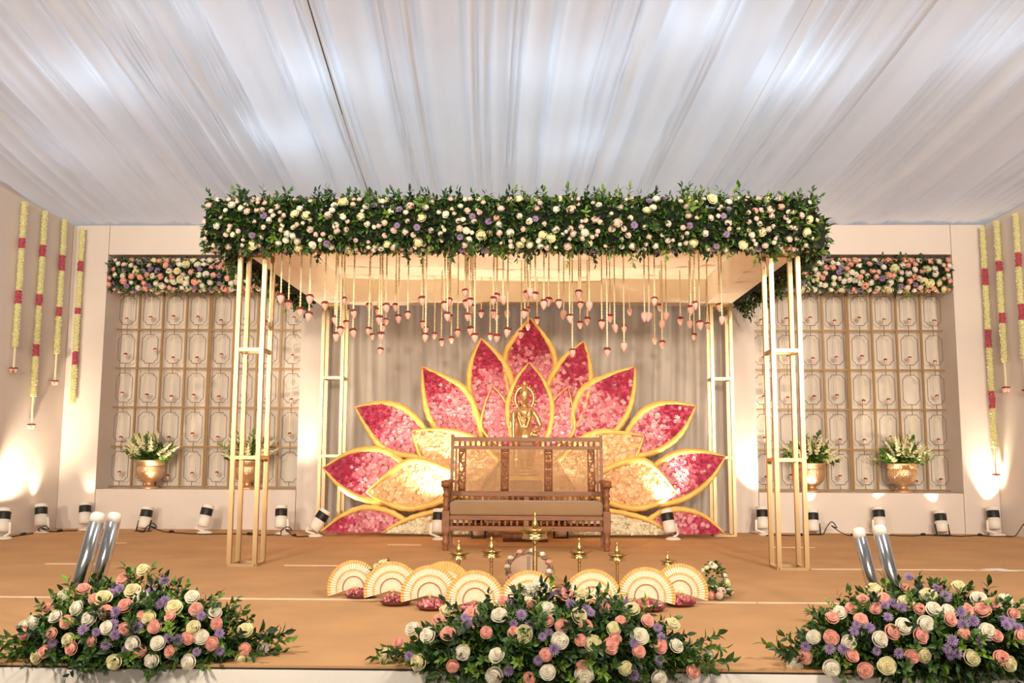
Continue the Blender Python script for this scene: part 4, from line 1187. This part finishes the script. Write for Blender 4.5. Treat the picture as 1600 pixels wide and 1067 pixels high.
# =================================================================== HANGING BUD STRINGS UNDER THE CANOPY
def bud_mesh():
    mb = MB(); mb.lathe([(.004, -.98), (.13, -.88), (.30, -.62), (.42, -.28), (.43, .0), (.34, .18), (.12, .25)], 10)
    return mb.mesh('lotus_bud', 'bud', True)
def cap_mesh():
    mb = MB(); n = 10
    mb.lathe([(.44, -.02), (.46, .06), (.34, .24), (.12, .3), (.02, .3)], n)
    for j in range(5):
        a = 2 * math.pi * j / 5
        leaf_into(mb, (.3 * math.cos(a), .3 * math.sin(a), .12), (math.cos(a), math.sin(a), -.9), (0, 0, 1), .34, .22)
    return mb.mesh('bud_cap', 'cap', True)
BUD, CAPM = bud_mesh(), cap_mesh()
def string_mesh(L_, r, seed):
    rnd = random.Random(seed); mb = MB(); n = max(8, int(L_ / .016)); pts = []; rad = []
    for i in range(n + 1):
        t = i / n
        pts.append(Vector((0, 0, -L_ * t))); rad.append(r * (.55 if i % 2 else 1.0) * rnd.uniform(.85, 1.15))
    mb.tube(pts, rad, 5); return mb.mesh('flower_string', 'string')
def bud_string(top, L_, sc, r, label, group, seed, capped=True):
    o = bpy.data.objects.new('hanging_bud_string', string_mesh(L_, r, seed)); COL.objects.link(o); o.location = top
    tag(o, label, 'flower string', group)
    b = bpy.data.objects.new('bud', BUD); COL.objects.link(b); b.parent = o; b.location = (0, 0, -L_ - .15 * sc); b.scale = (sc,) * 3
    b.rotation_euler = (random.uniform(-.15, .15), random.uniform(-.15, .15), random.uniform(0, 6))
    if capped:
        c = bpy.data.objects.new('cap', CAPM); COL.objects.link(c); c.parent = b
    return o
HB = [(65, 228), (135, 212), (102, 282), (143, 297), (107, 342), (122, 320), (170, 258), (168, 328), (227, 233), (227, 322), (238, 345), (260, 252), (265, 280), (275, 312), (290, 235), (290, 290), (272, 340), (325, 235), (335, 278), (370, 263), (422, 210), (425, 300), (435, 318), (435, 345), (468, 342), (493, 365), (505, 228), (522, 215), (515, 268), (525, 275), (530, 357), (553, 330), (580, 182), (585, 222), (600, 215), (608, 238), (590, 270), (600, 320), (615, 345), (640, 260), (685, 210), (697, 198), (720, 205), (685, 260), (697, 270), (735, 262), (672, 345), (697, 347), (737, 325), (808, 188), (820, 178), (838, 193), (812, 248), (800, 258), (845, 285), (870, 222), (888, 213), (925, 222), (943, 262), (965, 275), (998, 187), (1005, 228), (1037, 228), (1003, 300), (1030, 285), (1083, 295), (1113, 275), (1130, 312), (1165, 315), (1185, 255), (1240, 268), (1257, 268), (1277, 212), (1297, 237), (1305, 298), (1320, 268), (1372, 285), (1410, 243), (1425, 228), (1407, 298), (1443, 298), (1472, 305), (1515, 235), (1525, 282), (975, 402), (812, 310), (787, 335), (1423, 345), (1305, 372), (1165, 380), (1103, 398), (270, 398), (1278, 360)]
hb = [(480 + x * .425, 380 + y * .425) for x, y in HB]
hb += [(290 + x * .2625, 280 + y * .2625) for x, y in ((567, 705), (613, 745), (682, 785), (740, 710), (735, 812), (467, 860))]
hb.sort(); rd = random.Random(5)
for i, (px_, py_) in enumerate(hb):
    # strings further back hang visually lower under the cloth; depth grows with how far the bud sits below the beam
    Y_ = rd.choice((9.45, 9.7, 10.1, 10.6, 11.2, 11.8, 12.3))
    if py_ < 478: Y_ = rd.choice((9.45, 9.6, 9.8))
    if px_ < 497: Y_ = 9.42
    p = atY(px_, py_ - 5, Y_)
    while (p.x < -2.44 or p.x > 2.40) and Y_ > 9.5: Y_ -= .3; p = atY(px_, py_ - 5, Y_)
    # strings outside the cloth opening hang from the front beam soffit instead
    topz = 3.40
    if p.x < -2.46 or p.x > 2.42 or Y_ < 9.4: Y_ = 9.2; p = atY(px_, py_ - 5, Y_); topz = CB0
    sc = rd.uniform(.074, .09)
    capd = px_ < 780 or rd.random() < .5
    bud_string((p.x, Y_, topz), max(.12, topz - p.z), sc, .0105, '%s bud string from the left, hanging under the canopy' % ordinal(i + 1).capitalize(), 'bud strings under the canopy', 100 + i, capd)

# =================================================================== LATTICE SCREENS
CWD, RH, LZ0, LY = .3525, .572, .575, 13.62
orn = MB()
hp = [(.062, .212), (.076, .196), (.084, .176), (.104, .166), (.118, .146)]
loop = hp + [(x, -z) for x, z in reversed(hp)] + [(-x, -z) for x, z in hp] + [(-x, z) for x, z in reversed(hp)]
orn.tube([(x, 0, z) for x, z in loop], .0048, 5, closed=True)
orn.tube([(0, 0, .212), (0, 0, RH / 2 - .008)], .005, 5); orn.tube([(0, 0, -.212), (0, 0, -RH / 2 + .008)], .005, 5)
ORN = orn.mesh('cartouche', 'rod', True)
VB = MB().box((-.014, -.014, 0), (.014, .014, 2.90)).mesh('upright', 'bronze')
HBAR = MB().box((0.014, -.012, -.011), (CWD - .014, .012, .011)).mesh('cross_bar', 'bronze')
sid = 500
for side, starts in (('left', (-6.06, -4.645)), ('right', (3.26, 4.675))):
    for s_i, x0 in enumerate(starts):
        which = 'outer' if (side == 'left') == (s_i == 0) else 'inner'
        root = thing('lattice_screen', 'bronze lattice screen of notched panels, %s half of the %s niche' % (which, side), 'screen', (x0 + 2 * CWD, LY, LZ0 - .02))
        for k in range(5):
            w = inst('upright', VB, root, (x0 + k * CWD + (.008 if k == 0 else -.008 if k == 4 else 0), LY, LZ0 - .015))
        for r_ in range(6):
            for k in range(4): inst('cross_bar', HBAR, root, (x0 + k * CWD, LY, LZ0 + r_ * RH))
        for r_ in range(5):
            for k in range(4):
                cx, cz = x0 + (k + .5) * CWD, LZ0 + (r_ + .5) * RH
                inst('cartouche', ORN, root, (cx, LY, cz))
                colno = s_i * 4 + k
                if (side == 'left' and colno == 7 and r_ == 0) or (side == 'right' and (colno, r_) in ((6, 2), (1, 1))): continue
                dx = random.uniform(-.015, .015); ln = random.uniform(.27, .36)
                if side == 'left' and colno == 1 and r_ == 3: dx = .09; ln = .2
                bud_string((cx + dx, LY - .03, cz + .20), ln, .06, .007, 'Thin bud string in lattice row %s from bottom, column %s of the %s niche' % (['one', 'two', 'three', 'four', 'five'][r_], ['one', 'two', 'three', 'four', 'five', 'six', 'seven', 'eight'][colno], side),
                           'bud strings in the %s niche lattice' % side, sid); sid += 1

# =================================================================== URNS WITH PLANTS
def urn(px, label, plabel, seed):
    rnd = random.Random(seed); Y = 13.40; x = atY(px, 765, Y).x; z = .55
    root = thing('brass_urn', label, 'urn', (x, Y, z), 'hammered urns on the niche sills')
    MB().lathe([(.125, 0), (.13, .012), (.10, .035), (.06, .055), (.05, .075), (.055, .085)], 28, (x, Y, z)).build('foot', 'urn', root, smooth=True)
    MB().lathe([(.055, .085), (.10, .10), (.155, .145), (.19, .21), (.20, .27), (.192, .315), (.185, .33)], 36, (x, Y, z)).build('bowl', 'urn', root, smooth=True)
    MB().lathe([(.186, .328), (.20, .338), (.198, .385), (.205, .40), (.20, .408), (.185, .40), (.18, .34), (.02, .335)], 36, (x, Y, z)).build('rim', 'urn', root, smooth=True)
    pl = thing('potted_flowers', plabel, 'plant', (x, Y, z + .34), 'leafy white flowers in the urns')
    c = Vector((x, Y, z + .36))
    def pts(r):
        a = r.uniform(0, 6.28); e = r.uniform(.15, 1.45)
        d = Vector((math.cos(a) * math.cos(e), math.sin(a) * math.cos(e) * .5, math.sin(e)))
        return c + Vector((d.x * .32, d.y * .32, d.z * .30)) * r.uniform(.3, .95), d
    foliage_stuff(pl, pts, 420, .07, seed)
    for i in range(26):
        p, d = pts(rnd); inst('leaf_sprig', SPRIG[rnd.choice((2, 3, 3, 3))], pl, c + (p - c) * .5, d, rnd.uniform(.20, .32))
    spm = MB()
    for k in range(16):
        a = k * 2.4; zz = k / 16
        spm.ell((.05 * (1.1 - zz) * math.cos(a), .05 * (1.1 - zz) * math.sin(a), .35 + .65 * zz), (.07 * (1.2 - zz), .07 * (1.2 - zz), .05), 6, 4)
    spm.tube([(0, 0, 0), (0, 0, 1)], .008, 4, 1)
    sm_ = spm.mesh('flower_spike', ['cream', 'leafl'], True)
    for i in range(34):
        a = rnd.uniform(0, 6.28); e = rnd.uniform(.3, 1.5)
        d = Vector((math.cos(a) * math.cos(e), math.sin(a) * math.cos(e) * .5, math.sin(e)))
        inst('flower_spike', sm_, pl, c + d * .08, d, rnd.uniform(.28, .44))
urn(233, 'hammered gold urn on the left niche sill, nearer the side wall', 'leafy white flowers in the outer urn of the left niche', 71)
urn(386, 'hammered gold urn on the left niche sill, behind the canopy pillar', 'leafy white flowers in the inner urn of the left niche', 72)
urn(1268, 'hammered gold urn on the right niche sill, beside the canopy pillar', 'leafy white flowers in the inner urn of the right niche', 73)
urn(1411, 'hammered gold urn on the right niche sill, nearer the side wall', 'leafy white flowers in the outer urn of the right niche', 74)

# =================================================================== WALL GARLANDS ON THE WINGS
def wall_garland(px, ytop, yend, ybud, bands, p0, d, label, seed):
    rnd = random.Random(seed)
    d = d.normalized(); nrm = Vector((-d.y, d.x, 0))
    if nrm.x * p0.x > 0: nrm = -nrm
    top = on_plane(px, ytop, p0, nrm) + nrm * .06
    if top.y > 13.10: top = atY(px, ytop, 13.10)
    def zof(y):   # height of a photo row on the vertical through the top point
        q = top - CAM; a = -_u; 
        # solve (q+z*k) projected row = y
        s = (y - 533.5) / F
        return top.z + ((-(q.dot(_u)) - s * q.dot(_f)) / (_u.z + s * _f.z))
    root = thing('wall_garland', label, 'garland', (top.x, top.y, top.z), 'tuberose garlands on the side walls')
    segs = []; cur = top.z
    for (a, b) in bands:
        za, zb = zof(a), zof(b); segs.append(('cream', cur, za)); segs.append(('pink', za, zb)); cur = zb
    segs.append(('cream', cur, zof(yend)))
    def florets(z0, z1, rad, mname, nm, sz):
        mb = MB(); n = max(3, int((z0 - z1) / .026)); R_ = []
        for i in range(n):
            z = z0 - (z0 - z1) * (i + .5) / n
            for j in range(7):
                a = 2 * math.pi * (j + .5 * (i % 2)) / 7 + rnd.uniform(-.2, .2)
                r = rad * rnd.uniform(.72, 1.05)
                c = Vector((top.x + r * math.cos(a), top.y + r * math.sin(a), z + rnd.uniform(-.006, .006)))
                s_ = sz * rnd.uniform(.8, 1.2)
                mb.add([c + Vector((s_, 0, 0)), c - Vector((s_, 0, 0)), c + Vector((0, s_, 0)), c - Vector((0, s_, 0)), c + Vector((0, 0, s_)), c - Vector((0, 0, s_))],
                       [(0, 2, 4), (2, 1, 4), (1, 3, 4), (3, 0, 4), (2, 0, 5), (1, 2, 5), (3, 1, 5), (0, 3, 5)])
        mb.tube([(top.x, top.y, z0), (top.x, top.y, z1)], rad * .75, 8)
        mb.build(nm, mname, root)
    for k, a, b in segs:
        if k == 'cream': florets(a, b, .032, 'tuberose', 'cream_section', .017)
        else: florets(a, b, .036, 'garlpink', 'pink_section', .016)
    if ybud:
        zb = zof(ybud); ze = zof(yend)
        MB().tube([(top.x, top.y, ze), (top.x, top.y, zb)], .014, 6).build('tail_thread', 'string', root)
        for k in range(3):
            o = inst('bud', BUD, root, (top.x + .03 * math.cos(k * 2.1), top.y + .03 * math.sin(k * 2.1), zb - .0), None, .06)
            c = bpy.data.objects.new('cap', CAPM); COL.objects.link(c); c.parent = o
wall_garland(32, 316, 542, 576, [(372, 388), (454, 474)], LW0, LWD, 'short cream garland with two pink bands, leftmost on the left wall', 81)
wall_garland(64, 330, 620, 664, [(383, 401), (460, 478), (538, 556)], LW0, LWD, 'cream garland on the left wall with the lowest hanging bud', 82)
wall_garland(95, 343, 553, 596, [(399, 423), (480, 494)], LW0, LWD, 'cream garland on the left wall, next to the corner one', 83)
wall_garland(129, 357, 630, None, [(408, 424), (481, 491), (549, 570)], LW0, LWD, 'budless cream garland in the corner of the left wall', 84)
wall_garland(1535, 355, 700, 742, [(420, 446), (515, 543), (611, 638)], RW0, RWD, 'long cream garland with three pink bands in the right corner', 85)
wall_garland(1563, 346, 566, 606, [(408, 424), (489, 505)], RW0, RWD, 'cream garland with two pink bands, middle of the right wall', 86)
wall_garland(1593, 334, 560, 610, [(395, 417), (475, 500)], RW0, RWD, 'cream garland at the right frame edge of the right wall', 87)

# =================================================================== FLOOR SPOTLIGHTS
PAR_C = (1.0, .80, .56)
def par_light(px, py, lean, label, energy, angle, kind='disc', back=14, aim=None):
    p = atZ(px, py); x, y = p.x, min(p.y, 13.0)
    root = thing('floor_spotlight', label, 'spotlight', (x, y, 0), 'white floor spotlights along the back wall')
    ax = Vector((math.sin(math.radians(lean)), math.sin(math.radians(back)), 1)).normalized()
    R_ = .078
    c = Vector((x, y, .085 if kind == 'disc' else .04))
    MB().lathe([(R_ * .8, 0), (R_, .012), (R_, .15)], 22, c, axis=ax).build('body', 'parwhite', root, smooth=True)
    MB().lathe([(R_ * 1.005, .15), (R_ * 1.01, .152), (R_ * 1.01, .245), (R_, .247)], 22, c, axis=ax).build('black_band', 'black', root, smooth=True)
    MB().lathe([(R_, .247), (R_ * 1.02, .25), (R_ * 1.02, .29), (R_ * .95, .292), (R_ * .93, .275)], 22, c, axis=ax).build('rim', 'parwhite', root, smooth=True)
    MB().lathe([(R_ * .9, .272), (R_ * .6, .278), (.004, .28)], 18, c, axis=ax).build('lens', 'lens', root, smooth=True)
    if kind == 'disc':
        MB().lathe([(.10, 0), (.10, .012), (.085, .02), (.05, .035)], 22, (x + .03, y, 0)).build('base', 'parwhite', root, smooth=True)
        s_ = 1 if lean <= 0 else -1
        m_ = MB(); m_.bar((x + .03, y, .03), (x + s_ * .095, y + .01, .07), .03, .02); m_.bar((x + s_ * .095, y + .01, .065), c + ax * .12 + Vector((s_ * .09, 0, 0)), .026, .016)
        m_.build('bracket', 'parwhite', root)
    else:
        m_ = MB()
        for s_ in (-1, 1):
            m_.bar((x + s_ * .085, y - .03, 0.008), c + ax * .11 + Vector((s_ * .085, 0, 0)), .02, .008)
            m_.bar((x + s_ * .085, y - .06, .006), (x + s_ * .085, y + .06, .006), .02, .012)
        m_.bar((x - .085, y - .03, .006), (x + .085, y - .03, .006), .02, .012)
        m_.build('yoke', 'black', root)
    lp = c + ax * .30
    spot_light('floor_spotlight_beam', lp, aim if aim else ax, energy, PAR_C, angle, 1.0, .04)
    return Vector((x, y, 0))
pars = [
    par_light(2, 842, -4, 'white floor spotlight cut by the left picture edge', 260, 70, aim=on_plane(30, 725, LW0, Vector((1, -.106, 0))) - (atZ(2, 842) + Vector((0, .05, .36)))),
    par_light(63, 832, -9, 'white floor spotlight by the left wall, below the garlands', 24, 60, aim=(-.32, .1, 1)),
    par_light(137, 827, -7, 'white floor spotlight in the left corner by the slanted tubes', 16, 60, aim=(.0, .3, 1)),
    par_light(224, 830, 3, 'black-yoked spotlight below the outer urn of the left niche', 100, 45, 'yoke', aim=(.02, .42, 1)),
    par_light(316, 833, 9, 'white floor spotlight tilted right, below the middle of left niche', 60, 45, aim=(.42, .38, 1)),
    par_light(438, 835, -3, 'white floor spotlight right of the left canopy pillar', 190, 70, aim=(.12, .32, 1)),
    par_light(489, 838, 38, 'floor spotlight tipped strongly over beside the lotus, left side', 170, 70, aim=(.9, .2, .55)),
    par_light(684, 843, 2, 'floor spotlight half hidden behind the left settee leg', 210, 100, aim=(-.25, .34, 1)),
    par_light(748, 841, -3, 'floor spotlight on the carpet under the left half of the settee', 210, 120, 'yoke', back=-4, aim=(0, -.4, 1)),
    par_light(876, 841, 3, 'floor spotlight on the carpet under the right half of the settee', 210, 120, 'yoke', back=-4, aim=(0, -.4, 1)),
    par_light(1048, 843, -9, 'white floor spotlight in front of the lotus, right of settee', 220, 90, aim=(.06, .32, 1)),
    par_light(1193, 836, 1, 'floor spotlight partly behind the right canopy pillar', 190, 70, aim=(-.05, .3, 1)),
    par_light(1271, 835, 2, 'black-yoked spotlight below the inner urn of the right niche', 70, 45, 'yoke', aim=(.0, .42, 1)),
    par_light(1352, 830, 1, 'white floor spotlight behind the right pair of chrome tubes', 70, 50, aim=(.28, .36, 1)),
    par_light(1461, 834, 1, 'black-yoked spotlight below the outer urn of the right niche', 70, 45, 'yoke', aim=(-.2, .42, 1)),
    par_light(1534, 833, 2, 'white floor spotlight in the right corner by the long garland', 230, 66, aim=(.05, .25, 1)),
]
def cable(a, b, label, seed, hump=0.0):
    rnd = random.Random(seed); pts = []
    n = 9
    for i in range(n + 1):
        t = i / n; p = a.lerp(b, t)
        p.y += -.14 + .06 * math.sin(t * 9 + seed) + rnd.uniform(-.02, .02); p.z = .008 + (hump * math.exp(-((t - .25) / .09) ** 2))
        pts.append(p)
    if hump:
        k = 2; q = pts[k]; pts[k:k + 1] = [q + Vector((-.06, 0, 0)), q + Vector((.02, .02, hump * .8)), q + Vector((.08, 0, .0)), q + Vector((.0, -.03, hump * .3))]
    c = catmull(pts, 5)
    root = thing('power_cable', label, 'cable', (a + b) / 2)
    MB().tube(c, .007, 6).build('cord', 'black', root, smooth=True)
    m = c[int(len(c) * .62)]; m2 = c[int(len(c) * .62) + 2]
    MB().tube([m + Vector((0, 0, .01)), m2 + Vector((0, 0, .01)), m2 + (m2 - m) * .6 + Vector((0, 0, .01))], [.016, .02, .014], 8).build('connector', 'black', root, smooth=True)
cable(pars[0], pars[1], 'black cable on the carpet at the left picture edge', 1)
cable(pars[1], pars[2], 'black cable looping between the two left wall spotlights', 2, .05)
cable(pars[3], pars[4], 'black cable looping below the left niche', 3, .07)
cable(pars[4], pars[5], 'black cable running behind the left canopy pillar', 4)
cable(pars[5], pars[6], 'black cable looping left of the lotus backdrop', 5, .06)
cable(pars[11], pars[12], 'black cable running behind the right canopy pillar', 6)
cable(pars[12], pars[13], 'black cable below the right niche, left of chrome tubes', 7, .1)
cable(pars[13], pars[14], 'black cable below the right niche, right of chrome tubes', 8)
cable(pars[14], pars[15], 'black cable leading to the right corner spotlight', 9)
cable(pars[15], pars[15] + Vector((1.1, -.5, 0)), 'black looping cable at the right picture edge', 10, .1)

# sheet of paper on the carpet
c = atZ(1562, 891)
pp = MB(); pp.add([(c.x - .13, c.y + .08, .003), (c.x + .06, c.y + .12, .004), (c.x + .13, c.y - .09, .003), (c.x - .04, c.y - .12, .006)], [(3, 2, 1, 0)])
o = pp.build('paper_sheet', 'paper', origin=(c.x, c.y, 0)); so = o.modifiers.new('thickness', 'SOLIDIFY'); so.thickness = .002; so.offset = 0
tag(o, 'white paper sheet lying on the carpet at far right', 'paper')
